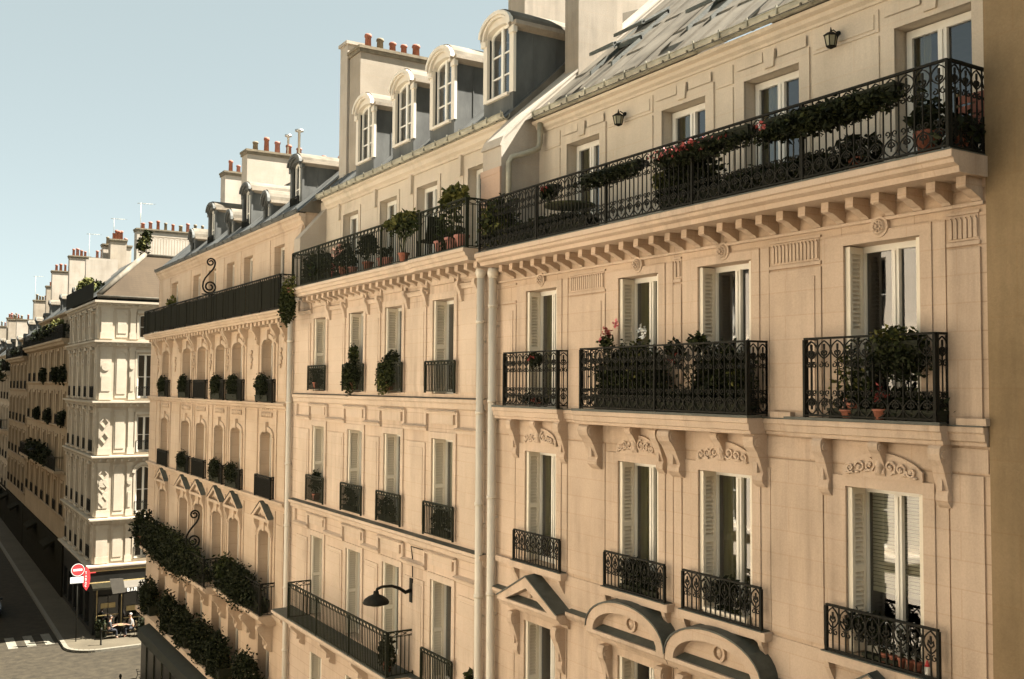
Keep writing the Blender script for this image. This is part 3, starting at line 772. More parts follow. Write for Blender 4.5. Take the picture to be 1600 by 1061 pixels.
    rooms(b, fa, Y0+.1, 17.4, [2.62, 5.35], w=-.29, back=-3.6)
    gutter(b, fa, Y0, 17.30, .36, 5.72)
    # party wall on the far side of the terrace
    mb = MB(); pts = [(10.55, 2.66), (10.55, 4.98), (10.62, 5.16), (11.2, 5.62+.12), (16, 10.0), (16, 2.66)]
    mb.prism([(p[0], p[1]) for p in pts], 'w', 17.52, 18.28)  # axis w -> (u,z)
    mb.build('party_wall', M['plaster_white'], b)
    mb = MB(); mb.prism([(10.50, 4.99), (10.59, 5.20), (11.18, 5.79), (16, 10.06), (16, 10.01), (11.2, 5.745), (10.62, 5.165), (10.55, 4.985)], 'w', 17.505, 18.295); mb.build('coping', M['plaster_white'], b)
    mb = MB(); mb.box(10.50, 10.553, 17.50, 18.30, 4.42, 4.55); mb.box(10.51, 10.552, 17.51, 18.29, 2.66, 4.42); mb.build('pier', M['pink'], b)
    # roof: zinc with standing seams, rooflights, and a dark walkway strip
    ZR = lambda X: 5.62 + .89*(X-11.15)
    mb = MB(); mb.face([(11.12, Y0-.1, ZR(11.12)), (11.12, 17.55, ZR(11.12)), (16.0, 17.55, ZR(16.0)), (16.0, Y0-.1, ZR(16.0))])
    mb.face([(16.0, Y0-.1, ZR(16)), (16.0, 17.55, ZR(16)), (22.5, 17.55, 8.0), (22.5, Y0-.1, 8.0)]); mb.face([(11.12, Y0-.1, 5.3), (16, Y0-.1, 5.3), (16, Y0-.1, ZR(16)), (11.12, Y0-.1, ZR(11.12))])
    rf = mb.build('roof', M['zinc'], b)
    mb = MB(); y = Y0 + .2
    while y < 17.3:
        mb.prism([(11.14, ZR(11.14)), (11.14, ZR(11.14)+.05), (15.98, ZR(15.98)+.05), (15.98, ZR(15.98))], 'w', y-.014, y+.014); y += .62
    for X in (12.35, 13.35): mb.box(X-.01, X+.02, Y0, 17.4, ZR(X)-.02, ZR(X)+.022)
    mb.build('seam', M['zinc'], rf)
    mb = MB(); mb.prism([(11.4, ZR(11.4)+.02), (11.4, ZR(11.4)+.06), (15.9, ZR(15.9)+.06), (15.9, ZR(15.9)+.02)], 'w', 14.17, 14.83); mb.build('walkway', M['zinc'], rf)
    for (X, y0, y1, lift) in [(12.86, 15.78, 16.55, .42), (13.75, 15.96, 16.88, .30), (12.95, 13.0, 13.67, .34), (12.6, 10.6, 11.3, .3), (12.9, 8.4, 9.1, .3)]:
        m2 = MB(); X0, X1 = X-.75, X+.02
        m2.box(X1-.05, X1+.03, y0, y1, ZR(X1), ZR(X1)+.10)
        for yy in (y0, y1-.05): m2.prism([(X0, ZR(X0)), (X0, ZR(X0)+.09), (X1, ZR(X1)+.09), (X1, ZR(X1))], 'w', yy, yy+.05)
        m2.prism([(X0+.02, ZR(X0)+lift+.02), (X0+.02, ZR(X0)+lift+.06), (X1, ZR(X1)+.16), (X1, ZR(X1)+.11)], 'w', y0-.02, y0+.04)
        m2.prism([(X0+.02, ZR(X0)+lift+.02), (X0+.02, ZR(X0)+lift+.07), (X1, ZR(X1)+.17), (X1, ZR(X1)+.11)], 'w', y1-.06, y1+.02)
        m2.prism([(X0, ZR(X0)+lift), (X0, ZR(X0)+lift+.07), (X0+.08, ZR(X0)+lift+.10), (X0+.08, ZR(X0)+lift+.03)], 'w', y0-.02, y1+.02)
        s_ = m2.build('rooflight', M['lead'], rf)
    # drainpipe with its elbow on the terrace
    mb = MB(); pth = [(11.36, 17.30, 5.5), (11.36, 17.30, 5.05), (11.36, 17.36, 4.95), (11.36, 17.42, 4.90)]
    mb.tube([(11.34, 17.25, 5.52), (11.33, 17.25, 5.10), (11.30, 17.25, 4.98), (11.16, 17.28, 4.90), (10.90, 17.34, 4.80), (10.72, 17.38, 4.74), (10.66, 17.40, 4.62), (10.66, 17.40, 2.68)], .062, 10)
    mb.build('drainpipe', M['gutter'], b)
    mb = MB(fr); mb.tube([(17.50, .14, 2.28), (17.50, .14, GZ+.2)], .085, 12)
    for k in range(9): mb.tube([(17.50, .14, 1.6-k*1.95), (17.50, .14, 1.66-k*1.95)], .10, 12); mb.box(17.48, 17.52, -.01, .10, 1.2-k*1.95, 1.24-k*1.95)
    mb.tube([(17.50, .14, 2.40), (17.50, .14, 2.30), (17.50, .14, 2.2)], [.10, .12, .087], 12)
    mb.build('drainpipe', M['pipe'], b)
    mb = MB(fr); mb.box(17.60, 17.80, -.01, .028, GZ, 2.3); mb.build('pilaster', M['pink'], b)
    # chimney stack astride the party wall
    c = MB(); c.box(12.5, 13.56, 17.5, 18.02, 6.6, 12.4); c.box(13.565, 13.78, 17.58, 18.02, 7.3, 12.3); c.box(13.25, 17.5, 20.9, 21.7, 7.5, 12.2)
    ch = c.build('chimney', M['plaster'], b)
    p = MB()
    for k in range(3): p.lathe(12.75+k*.35, 17.76, [(.12, 12.4), (.11, 12.9), (.13, 12.95), (.13, 13.0)], 10)
    p.build('chimney_pot', M['terracotta'], ch)
    return b
building_one()

# neighbour at the right edge: blank rendered wall
def neighbour():
    fr = right(PX-.035); b = thing('blank_building', 'plain tan rendered wall of the house at the right edge, without windows', 'building', (PX, 2.0, GZ))
    mb = MB(fr); mb.box(-70, 6.69, -12, 0, GZ, 7.5); mb.build('wall', M['render'], b)  # unseen run behind the camera, lengthened to block low sky light
    mb = MB(fr); mb.box(-70, 6.60, -.01, .012, GZ, -.55); mb.build('lower_render', M['render'], b)
    mb = MB(fr); mb.prism([(.2, 7.5), (.2, 7.62), (-5, 11.5), (-12, 7.5)], 'u', -70, 6.69); mb.build('roof', M['zinc'], b)
neighbour()

# ------------------------------------------------------------------ shared roof pieces
def dormer(parent, fr, c, hw, w, z0, zs, za, depth, body='zinc_blue', surround='cream', wz0=.55, trim=True, bars=2, round_=False):
    """roof window with arched head. fr frame at the dormer front (w=0); c centre, hw half width,
    z0 foot, zs spring of the arch, za apex, depth back into the roof"""
    n = 10
    mb = MB(fr)
    arc = [(c - hw*math.cos(PI*k/n), zs + (za-zs)*math.sin(PI*k/n)) for k in range(n+1)]
    # cheeks and vaulted cover
    mb.box(c-hw+.05, c-hw+.09, -depth, -.02, z0, zs, 0); mb.box(c+hw-.09, c+hw-.05, -depth, -.02, z0, zs, 0)
    for yy in (c-hw+.05, c+hw-.05):
        for d in (.55, 1.15):
            if d < depth: mb.box(yy-.012, yy+.012, -d-.012, -d+.012, z0, zs-.16, 0)
    for k in range(n):
        p, q = arc[k], arc[k+1]
        mb.face([(p[0], .05, p[1]+.05), (q[0], .05, q[1]+.05), (q[0], -depth, q[1]+.05), (p[0], -depth, p[1]+.05)], 1, True)
        mb.face([(p[0], -.0, p[1]), (q[0], -.0, q[1]), (q[0], -depth, q[1]), (p[0], -depth, p[1])], 1, True)
        mb.face([(p[0], .05, p[1]+.05), (q[0], .05, q[1]+.05), (q[0], .05, q[1]), (p[0], .05, p[1])], 1)
    for s in (-1, 1):       # eaves band along the cheeks
        a = c+s*(hw-.05); b_ = c+s*(hw+.13); mb.prism([(a, zs-.14), (b_, zs-.06), (b_, zs+.03), (a, zs+.05)], 'w', -depth, .03, 2)
    za_w = z0 + wz0
    mb.box(c-hw+.02, c+hw-.02, -.08, 0, z0, za_w, 0)
    d = mb.build('dormer', [M[body], M['zinc'], M['plaster']], parent)
    # moulded surround
    s_ = MB(fr); iw = hw - .17
    op = [(c - iw*math.cos(PI*k/n), zs-.06 + (za-zs-.08)*.55*math.sin(PI*k/n)**.8) for k in range(n+1)]
    s_.box(c-hw, c-iw, -.06, .012, za_w-.02, zs-.06); s_.box(c+iw, c+hw, -.06, .012, za_w-.02, zs-.06)
    for k in range(n):
        p, q = arc[k], arc[k+1]; e, f = op[k], op[k+1]
        for w_ in (.02,): s_.face([(p[0], w_, p[1]), (q[0], w_, q[1]), (f[0], w_, f[1]), (e[0], w_, e[1])])
        s_.face([(e[0], .02, e[1]), (f[0], .02, f[1]), (f[0], -.12, f[1]), (e[0], -.12, e[1])])
    s_.wire([(p[0]*1.0, p[1]-.03) for p in arc], .045, w=.09, rw=.05)
    s_.wire([((p[0]-c)*.86+c, p[1]-.10) for p in arc], .03, w=.065, rw=.03)
    for s in (-1, 1):
        a, b_ = sorted((c+s*(hw+.06), c+s*(iw+.02))); s_.box(a, b_, -.05, .05, zs-.22, zs-.065)
    s_.box(c-iw, c+iw, -.12, .07, za_w-.07, za_w-.0)
    s_.build('dormer_frame', M[surround], d)
    # casement
    f = MB(fr); w_ = -.13; t = .02; bt = .055
    f.box(c-iw, c-iw+bt, w_-t, w_+t, za_w, zs-.08); f.box(c+iw-bt, c+iw, w_-t, w_+t, za_w, zs-.08); f.box(c-.045, c+.045, w_-t, w_+t+.01, za_w, zs+(za-zs)*.55)
    f.wire([((p[0]-c)*.97+c, p[1]-.02) for p in op], .04, w=w_, rw=t)
    f.box(c-iw, c+iw, w_-t, w_+t-.002, za_w, za_w+.08)
    for k in range(bars):
        z = za_w + (zs-za_w)*(k+1)/(bars+1); f.box(c-iw+bt, c-.045, w_-.012, w_+.012, z-.016, z+.016); f.box(c+.045, c+iw-bt, w_-.012, w_+.012, z-.016, z+.016)
    f.build('window', M['white'], d)
    g = MB(fr); q = [(p[0], w_-.014, p[1]) for p in op] + [(c+iw, w_-.014, za_w), (c-iw, w_-.014, za_w)]
    o_ = Vector(fr(0, 1, 0)) - Vector(fr(0, 0, 0)); e_ = [Vector(fr(*x)) for x in q]
    if (e_[0]-e_[-1]).cross(e_[n//2]-e_[0]).dot(o_) < 0: q.reverse()
    g.face(q); g.build('pane', M['glass'], d)
    k = MB(fr); k.face([(c-hw+.1, -.9, z0), (c+hw-.1, -.9, z0), (c+hw-.1, -.9, zs), (c-hw+.1, -.9, zs)]); k.face([(c-iw, -.2, za_w+.1), (c-iw*.15, -.24, za_w+.1), (c-iw*.15, -.24, zs-.1), (c-iw, -.2, zs-.1)], 1)
    k.build('room', [M['dark'], M['curtain']], d)
    return d
def chimney(parent, x0, x1, y0, y1, z0, z1, pots, mat='plaster', cap='brick_cap', pr=.115, ph=.55, tall=None):
    mb = MB(); mb.box(x0, x1, y0, y1, z0, z1); mb.box(x0-.05, x1+.05, y0-.05, y1+.05, z1-.12, z1-.001, 1); mb.box(x0-.08, x1+.08, y0-.08, y1+.08, z1, z1+.09, 1)
    ch = mb.build('chimney', [M[mat], M[cap]], parent)
    g = random.Random(int(x0*100+y0*7))
    for k in range(pots):
        p = MB(); h = ph*g.uniform(.75, 1.3); x = x0 + .2 + (x1-x0-.4)*(k+.5)/pots; r = pr*g.uniform(.85, 1.12)
        p.lathe(x, (y0+y1)/2 + g.uniform(-.05, .05), [(r*1.05, z1+.09), (r*.92, z1+.09+h*.8), (r*1.15, z1+.09+h*.82), (r*1.15, z1+.09+h*.92), (r*.95, z1+.09+h)], 10)
        p.build('chimney_pot', M[g.choice(['terracotta', 'terracotta', 'pot_pink', 'brick_cap'])], ch)
    return ch
def mansard(parent, xf, y0, y1, z0, steep_dx, z1, top_dx, z2, mat='zinc_blue', mat2='zinc', pitch=.62, back=22.0):
    mb = MB()
    a, b_, c = (xf, z0), (xf+steep_dx, z1), (xf+top_dx, z2)
    for (p, q, m) in ((a, b_, 0), (b_, c, 1)):
        mb.face([(p[0], y0, p[1]), (p[0], y1, p[1]), (q[0], y1, q[1]), (q[0], y0, q[1])], m)
    mb.face([(c[0], y0, c[1]), (c[0], y1, c[1]), (back, y1, z0), (back, y0, z0)], 1)
    for yy in (y0, y1): mb.face([(a[0], yy, a[1]), (b_[0], yy, b_[1]), (c[0], yy, c[1]), (back, yy, z0)], 1)
    mb.tube([(b_[0], y0, b_[1]), (b_[0], y1, b_[1])], .05, 6, 1)
    r = mb.build('roof', [M[mat], M[mat2]], parent)
    s = MB(); y = y0 + .3
    while y < y1:
        s.prism([(b_[0], b_[1]), (b_[0], b_[1]+.05), (c[0], c[1]+.05), (c[0], c[1])], 'w', y-.012, y+.012)
        s.prism([(a[0]-.02, a[1]), (b_[0]-.02, b_[1]), (b_[0]+.03, b_[1]), (a[0]+.03, a[1])], 'w', y-.010, y+.010); y += pitch
    s.build('seam', M[mat], r)
    return r

# ------------------------------------------------------------------ second building
def building_two():
    fr = right(); b = thing('apartment_building', 'pale stone apartment house with four arched white roof windows and a long flower balcony', 'building', (PX, 24, GZ), 'apartment houses along the street')
    Y0, Y1 = 17.80, 30.05
    W = [(27.15, 28.12), (24.42, 25.42), (22.06, 23.05), (19.38, 20.41)]
    rows = [(-.20, 1.95), (-3.42, -1.22), (-6.72, -4.42), (-9.95, -7.80)]
    ops = [(p, q, za, zb) for (za, zb) in rows for (p, q) in W] + [(p-.2, q+.2, GZ+.15, -11.6) for (p, q) in W]
    mb = MB(fr); wall(mb, Y0, Y1, GZ, 2.60, ops, .36)
    for y in (Y0, Y1): mb.face([(y, 0, GZ), (y, -12, GZ), (y, -12, 2.6), (y, 0, 2.6)])
    mb.face([(Y0, -12, GZ), (Y1, -12, GZ), (Y1, -12, 6), (Y0, -12, 6)]); mb.build('wall', M['stone2'], b)
    P = [(28.42, 29.35), (25.72, 26.85), (23.35, 24.12), (20.75, 21.75), (18.25, 19.08)]
    mb = MB(fr)
    for r, (za, zb) in enumerate(rows[:3]):
        zt = zb + .30
        for (p, q) in W:
            mb.box(p-.14, p, -.01, .035, za+.0, zb); mb.box(q, q+.14, -.01, .035, za, zb); mb.box(p-.14, q+.14, -.01, .037, zb, zb+.15)
            mb.box(p-.05, q+.05, .0, .06, zb+.34, zb+.56)                         # lintel plate, stepped down over the window
            mb.prism([(0, zb+.56), (.075, zb+.56), (.075, zb+.60), (.12, zb+.64), (0, zb+.68)], 'u', p-.2, q+.2)
        for (p, q) in P:
            mb.box(p, q, -.01, .03, za+.04, zb-.12)
            mb.box(p+.10, q-.10, .03, .042, za+.16, zb-.24)
            mb.prism([(0, zb+.16), (.06, zb+.16), (.07, zb+.22), (.12, zb+.26), (0, zb+.30)], 'u', p-.12, q+.12)
            for e in (p-.12, q+.04): mb.box(e, e+.08, 0, .07, zb+.30, zb+.62)
    mb.box(Y0+.05, Y1-.25, -.01, .02, 2.35, 2.42)
    mb.build('moulding', M['stone2trim'], b)
    for (z, w) in ((-.30, .10), (-3.52, .16), (-6.80, .16)):
        mb = MB(fr); mb.prism([(0, z+.02), (w, z-.01), (w, z-.08), (w*.6, z-.12), (w*.5, z-.22), (0, z-.26)], 'u', Y0+.12, Y1-.30)
        mb.face([(Y0+.12, 0, z+.026), (Y1-.30, 0, z+.026), (Y1-.30, w+.01, z-.004), (Y0+.12, w+.01, z-.004)], 1)
        mb.build('string_course', [M['stone2trim'], M['lead']], b)
    # balcony slab in two lengths, modillions
    for (p, q, dw) in ((17.84, 20.45, .06), (20.46, 28.6, .0)):
        pr = [(-.9, 2.84), (.60+dw, 2.84), (.605+dw, 2.77), (.57+dw, 2.75), (.54+dw, 2.68), (.50+dw, 2.665), (.48+dw, 2.59), (0, 2.59), (0, 2.50), (-.9, 2.5)]
        mb = MB(fr); mb.prism(pr, 'u', p, q); mb.box(p, q, -.85, .59+dw, 2.841, 2.86, 1); mb.build('balcony_slab', [M['stone2trim'], M['lead']], b)
    proto = None
    for k in range(26):
        u = 17.98 + k*.418
        if proto is None:
            m2 = MB(fr); m2.prism([(0, 2.589), (.29, 2.589), (.295, 2.465), (.25, 2.448), (.18, 2.435), (.10, 2.40), (.05, 2.36), (0, 2.35)], 'u', u-.072, u+.072); proto = m2.build('modillion', M['stone2trim'], b)
        else:
            o = proto.copy(); C.objects.link(o); o.location = (0, k*.418, 0)
    for u in (18.3, 19.05, 20.75, 21.75, 23.35, 24.12, 25.72, 26.85):
        m2 = MB(fr); m2.prism([(0, 2.27), (.16, 2.27), (.17, 2.18), (.10, 2.05), (.06, 1.86), (0, 1.82)], 'u', u-.06, u+.06); m2.build('bracket', M['stone2trim'], b)
    railing(b, fr, 17.86, 28.5, .575, 2.862, 1.02, unit_bars, .22, returns=(True, True), wall_w=-.85, mat='iron_green', band=.88)
    for i, (p, q) in enumerate(W):
        railing(b, fr, p-.20, q+.20, .11, -.16, .70, unit_bars, .16, mat='iron_green', name='guard_rail', posts=3, band=.88)
        railing(b, fr, p-.20, q+.20, .12, -3.40, .73, unit_bars, .16, mat='iron_green', name='guard_rail', posts=3, band=.88)
    railing(b, fr, 19.17, 20.65, .12, -6.72, .72, unit_bars, .16, mat='iron_green', name='guard_rail', posts=3, band=.88)
    mb = MB(fr); mb.prism([(0, -6.80), (.72, -6.80), (.72, -6.87), (.66, -6.90), (.62, -6.98), (.2, -7.03), (0, -7.05)], 'u', 21.2, 29.5); mb.box(21.2, 29.5, .165, .70, -6.799, -6.77, 1)
    mb.build('balcony_slab', [M['stone2trim'], M['lead']], b)
    for u in (21.7, 24.0, 26.2, 28.6): console(b, fr, u, .2, -7.051, -7.7, .45, 'stone2trim')
    railing(b, fr, 21.3, 28.1, .68, -6.768, 1.02, unit_bars, .20, returns=(True, True), mat='iron_green', band=.88)
    cur = [('curtain_white', 'a', 1), None, ('curtain', 'l', .5), None]
    for r, (za, zb) in enumerate(rows):
        for i, (p, q) in enumerate(W):
            window(b, fr, p+.02, q-.02, za, zb, -.33, curtain=(cur[(i+r) % 4] if r else None), mull=.09)
            shutter(b, fr, q-.002, 1, -.30, -.006, za+.02, zb-.015); shutter(b, fr, p+.002, -1, -.30, -.006, za+.02, zb-.015)
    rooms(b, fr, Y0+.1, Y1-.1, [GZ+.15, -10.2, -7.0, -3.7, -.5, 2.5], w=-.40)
    # attic, set back
    fa = right(11.37); A = [(26.95, 28.10), (24.30, 25.41), (21.93, 23.09), (19.20, 20.36)]
    mb = MB(fa); wall(mb, 18.28, Y1, 2.85, 5.80, [(p, q, 2.90, 5.12) for (p, q) in A], .26); mb.build('wall', M['stone1att'], b)
    mb = MB(fa)
    for (p, q) in A:
        mb.box(p-.15, p, -.01, .03, 2.88, 5.12); mb.box(q, q+.15, -.01, .03, 2.88, 5.12); mb.box(p-.15, q+.15, -.01, .032, 5.12, 5.26)
    for (p, q) in [(18.5, 18.98), (20.6, 21.7), (23.3, 24.1), (25.6, 26.75), (28.3, 29.4)]:
        mb.box(p, q, -.01, .022, 2.9, 5.22); mb.box(p+.02, p+.12, 0, .09, 5.0, 5.50)
    mb.prism([(-.02, 5.48), (.04, 5.48), (.06, 5.54), (.14, 5.60), (.17, 5.70), (.24, 5.74), (.24, 5.80), (-.02, 5.80)], 'u', 18.28, 29.4)
    mb.build('moulding', M['stone1att'], b)
    for i, (p, q) in enumerate(A): window(b, fa, p+.02, q-.02, 2.90, 5.10, -.22, fw=.085, mull=.13, bars=0, curtain=('curtain_white', 'l', .45) if i % 2 else None)
    rooms(b, fa, 18.35, Y1-.1, [2.86, 5.7], w=-.28, back=-3.4)
    gutter(b, fa, 18.25, 29.6, .36, 5.93)
    mansard(b, 11.05, 18.28, 30.0, 5.80, 3.2, 8.78, 5.2, 9.6)
    fd = right(11.38)
    for c in (19.05, 21.78, 24.03, 26.6): dormer(b, fd, c, .66, 0, 5.86, 8.04, 8.44, 2.6, wz0=.66)
    # far party wall closing the terrace, with a wooden trellis, and the stacks above
    mb = MB(); mb.prism([(10.52, 2.6), (10.52, 4.55), (11.38, 5.55), (11.38, 2.6)], 'w', 29.55, 30.1); mb.prism([(11.382, 2.6), (11.382, 5.56), (12.1, 6.95), (14.3, 8.95), (16, 9.5), (16, 2.6)], 'w', 29.6, 30.1)
    mb.build('party_wall', M['plaster_white'], b)
    mb = MB(lambda u, w, z: (u, 29.55-w, z))
    for k in range(9):
        x = 10.54 + k*.10
        mb.wire([(x, 3.0), (min(x+.5, 11.36), 3.0+min(.5, 11.36-x))], .008, .02); mb.wire([(x, 3.85), (min(x+.5, 11.36), 3.85-min(.5, 11.36-x))], .008, .03)
    for z in (3.0, 3.42, 3.85): mb.wire([(10.54, z), (11.36, z)], .01, .04)
    mb.build('trellis', M['trellis'], b)
    chimney(b, 12.05, 14.6, 28.6, 29.45, 6.2, 10.55, 5, mat='plaster')
    mb = MB(); mb.box(12.0, 12.6, 29.55, 30.15, 5.9, 10.95); mb.box(11.94, 12.66, 29.5, 30.2, 10.95, 11.05); mb.build('chimney', M['plaster_white'], b)
    chimney(b, 14.75, 17.0, 28.7, 29.4, 7.2, 10.35, 0, mat='plaster_white')
    for (u, w) in ((18.02, .13), (29.93, .12)):
        mb = MB(fr); mb.tube([(u, w, 2.35), (u, w, GZ+.2)], .082, 12); mb.tube([(u, w, 2.46), (u, w, 2.36), (u, w, 2.25)], [.10, .12, .084], 12)
        for k in range(9): mb.tube([(u, w, 1.3-k*1.9), (u, w, 1.37-k*1.9)], .098, 12); mb.box(u-.02, u+.02, -.01, w-.05, .9-k*1.9, .94-k*1.9)
        mb.build('drainpipe', M['pipe'], b)
building_two()

# ------------------------------------------------------------------ third building: arched windows with garlands, dark screens, hedge balcony
W3 = [(46.43, 47.80), (42.52, 43.97), (40.09, 41.47), (37.45, 38.72), (35.21, 36.50), (31.80, 33.0)]
def building_three():
    fr = right(); b = thing('apartment_building', 'corner apartment house with arched windows, black screened top balcony and a hedged lower balcony', 'building', (PX, 40, GZ), 'apartment houses along the street')
    Y0, Y1 = 30.05, 50.5
    rows = [(-.60, 1.52, .22), (-3.74, -1.55, .20), (-7.35, -4.80, .22), (-11.2, -8.30, 0)]
    ops = [(p, q, za, zb, ar) for (za, zb, ar) in rows for (p, q) in W3] + [(p-.2, q+.2, GZ+.15, -12.0) for (p, q) in W3]
    mb = MB(fr); wall(mb, Y0, Y1, GZ, 2.30, ops, .34)
    wall(mb, Y0, Y0+.01, GZ, GZ+.1, [], .1)
    mb.face([(Y0, 0, GZ), (Y0, -11, GZ), (Y0, -11, 2.3), (Y0, 0, 2.3)])
    mb.face([(Y1, 0, GZ), (Y1, -11, GZ), (Y1, -11, 5.3), (Y1, -.33, 5.3), (Y1, -.33, 2.3), (Y1, 0, 2.3)])
    mb.face([(Y0, -11, GZ), (Y1, -11, GZ), (Y1, -11, 5.3), (Y0, -11, 5.3)]); mb.build('wall', M['stone3'], b)
    mids = [(48.15, 49.0), (44.3, 46.1), (41.8, 42.2), (39.05, 39.75), (36.8, 37.15), (33.35, 34.85), (30.5, 31.45)]
    mb = MB(fr)
    for r, (za, zb, ar) in enumerate(rows[:3]):
        for (p, q) in W3:
            zs = zb - ar; n = 8; c = (p+q)/2; h = (q-p)/2
            mb.box(p-.15, p, -.01, .05, za, zs); mb.box(q, q+.15, -.01, .05, za, zs)
            mb.wire([(c - (h+.07)*math.cos(PI*k/n), zs + (ar+.07)*math.sin(PI*k/n)) for k in range(n+1)], .075, w=.02, rw=.03)
            mb.prism([(c-.09, zb-.05), (c+.09, zb-.05), (c+.13, zb+.28), (c-.13, zb+.28)], 'w', 0, .10)
    for (p, q) in mids:
        for (z0, z1) in ((-.55, 2.0), (-3.7, -.85), (-7.3, -4.1)):
            mb.box(p, p+.10, -.01, .04, z0, z1); mb.box(q-.10, q, -.01, .04, z0, z1); mb.box(p+.16, q-.16, -.01, .025, z0+.1, z1-.4)
    # carved band between the floors
    for (p, q) in W3:
        for k in range(6):
            u = p + (q-p)*(k+.5)/6; mb.blob((u, .03, -1.02), (.07, .05, .10)); mb.box(u-.05, u+.05, 0, .03, -.86, -.80)
    mb.build('moulding', M['stone3trim'], b)
    for (z, w) in ((-.62, .14), (-3.76, .14), (-7.36, .12)):
        m2 = MB(fr); m2.prism([(0, z+.02), (w, z), (w, z-.07), (w*.6, z-.10), (w*.5, z-.17), (0, z-.2)], 'u', Y0+.35, Y1-.05); m2.build('string_course', M['stone3trim'], b)
    for (p, q) in mids:
        for u in (p+.06, q-.06):
            console(b, fr, u, .20, 1.98, 1.30, .30, 'stone3trim')
        m2 = MB(fr); c = (p+q)/2
        for k in range(5): m2.blob((c + .06*math.sin(k*2.1), .05, 1.1-k*.13), (.09-.01*k, .06, .08))
        m2.build('ornament', M['stone3trim'], b)
    mb = MB(fr); mb.prism([(-.4, 2.32), (.50, 2.32), (.505, 2.25), (.47, 2.23), (.44, 2.16), (.40, 2.14), (.38, 2.07), (0, 2.07), (0, 1.98), (-.4, 1.98)], 'u', 29.9, 49.9)
    mb.box(29.9, 49.9, -.34, .48, 2.321, 2.335, 1); mb.build('balcony_slab', [M['stone3trim'], M['lead']], b)
    proto = None
    for k in range(44):
        u = 30.3 + k*.445
        if proto is None:
            m2 = MB(fr); m2.prism([(.0, 2.069), (.30, 2.069), (.30, 1.95), (.10, 1.92), (0, 1.90)], 'u', u-.11, u+.11); proto = m2.build('dentil', M['stone3trim'], b)
        else:
            o = proto.copy(); C.objects.link(o); o.location = (0, k*.445, 0)
    railing(b, fr, 29.95, 49.8, .47, 2.34, 1.08, unit_bars, .22, mat='iron', wall_w=-.3, band=.88)
    g = random.Random(5)
    mb = MB(fr); y = 30.0
    while y < 49.7:
        L = g.uniform(1.2, 2.4); y2 = min(y+L, 49.75); h0 = 2.38+g.uniform(0, .02); h1 = 3.33 - g.choice([0, 0, .03, .06])
        n = 6
        for k in range(n):
            a = y + (y2-y)*k/n; c_ = y + (y2-y)*(k+1)/n
            mb.box(a, c_-.006, .50+.012*math.sin(k*1.7+y), .515+.012*math.sin(k*1.7+y), h0, h1)
        y = y2 + g.choice([.02, .03, .06])
    mb.build('privacy_screen', M['screen'], b)
    for r, (za, zb, ar) in enumerate(rows):
        for i, (p, q) in enumerate(W3):
            window(b, fr, p+.02, q-.02, za, zb, -.31, arch=ar*.95 if ar else 0, curtain=None, mat='cream', bars=1)
    for (p, q) in W3:
        railing(b, fr, p-.20, q+.22, .13, -.60, .74, unit_bars, .11, name='guard_rail', posts=3, band=.88)
        railing(b, fr, p-.20, q+.22, .13, -3.74, .70, unit_bars, .11, name='guard_rail', posts=3, band=.88)
    rooms(b, fr, Y0+.1, Y1-.1, [GZ+.15, -11.4, -7.7, -4.0, -.9, 2.0], w=-.38)
    # little gables above the windows of the hedge floor
    for (p, q) in W3:
        c = (p+q)/2; m2 = MB(fr); z = -4.38; o = .20
        hw = (q-p)/2 + .30
        for s in (-1, 1):
            m2.prism([(c+s*hw, z-.02), (c, z+.50), (c, z+.36), (c+s*(hw-.22), z-.02)][::s], 'w', 0, o)
            m2.face([(c+s*hw, o+.02, z-.008), (c, o+.02, z+.53), (c, -.0, z+.55), (c+s*hw, 0, z+.01)], 1)
            console(b, fr, c+s*(hw-.14), .15, z-.13, z-.75, .18, 'stone3trim')
        m2.box(c-hw, c+hw, 0, o-.01, z-.12, z-.021); m2.blob((c, .1, z+.15), (.14, .07, .13)); m2.wire([(c-.3, z+.04), (c, z+.28), (c+.3, z+.04)], .03, w=.1, rw=.04)
        m2.build('pediment', [M['stone3trim'], M['lead']], b)
    # hedge balcony
    mb = MB(fr)
    for (p, q, w) in ((36.6, 47.6, .90), (31.2, 36.55, .55)):
        mb.prism([(0, -7.38), (w, -7.38), (w+.02, -7.46), (w-.05, -7.50), (w-.10, -7.60), (.2, -7.70), (0, -7.72)], 'u', p, q)
    mb.build('balcony_slab', M['stone3trim'], b)
    for u in (31.6, 33.4, 34.9, 36.9, 39.3, 42.0, 44.3, 46.2): console(b, fr, u, .28, -7.721, -8.6, .50, 'stone3trim')
    railing(b, fr, 36.7, 47.5, .86, -7.37, 1.0, unit_bars, .22, mat='iron', band=.88); railing(b, fr, 31.3, 36.5, .50, -7.37, 1.0, unit_bars, .22, mat='iron', band=.88, returns=(True, False))
    # planter ledge over the shop and its long green awning
    mb = MB(fr); mb.box(31, 49, 0, .75, -10.55, -10.35); mb.build('ledge', M['stone3trim'], b)
    mb = MB(fr); mb.prism([(.05, -10.7), (.98, -11.0), (1.0, -11.4), (.97, -11.4), (.96, -11.05), (.05, -10.78)], 'u', 30.8, 47.2); mb.build('awning', M['awning_green'], b)
    mb = MB(fr); mb.box(31, 47, 0.0, .86, GZ+.13, -11.1)
    for k in range(11): mb.box(31.2+k*1.45, 31.3+k*1.45, .861, .90, GZ+.13, -11.2, 1)
    mb.build('shopfront', [M['shop'], M['iron_green']], b)
    mb = MB(fr)
    for i in range(14): mb.box(30.4, Y1-.05, -.012, .006+.0*i, -11.1+.0-.46*i, -11.1-.46*i+.40) if i > 3 else None
    mb.build('moulding', M['stone3trim'], b)
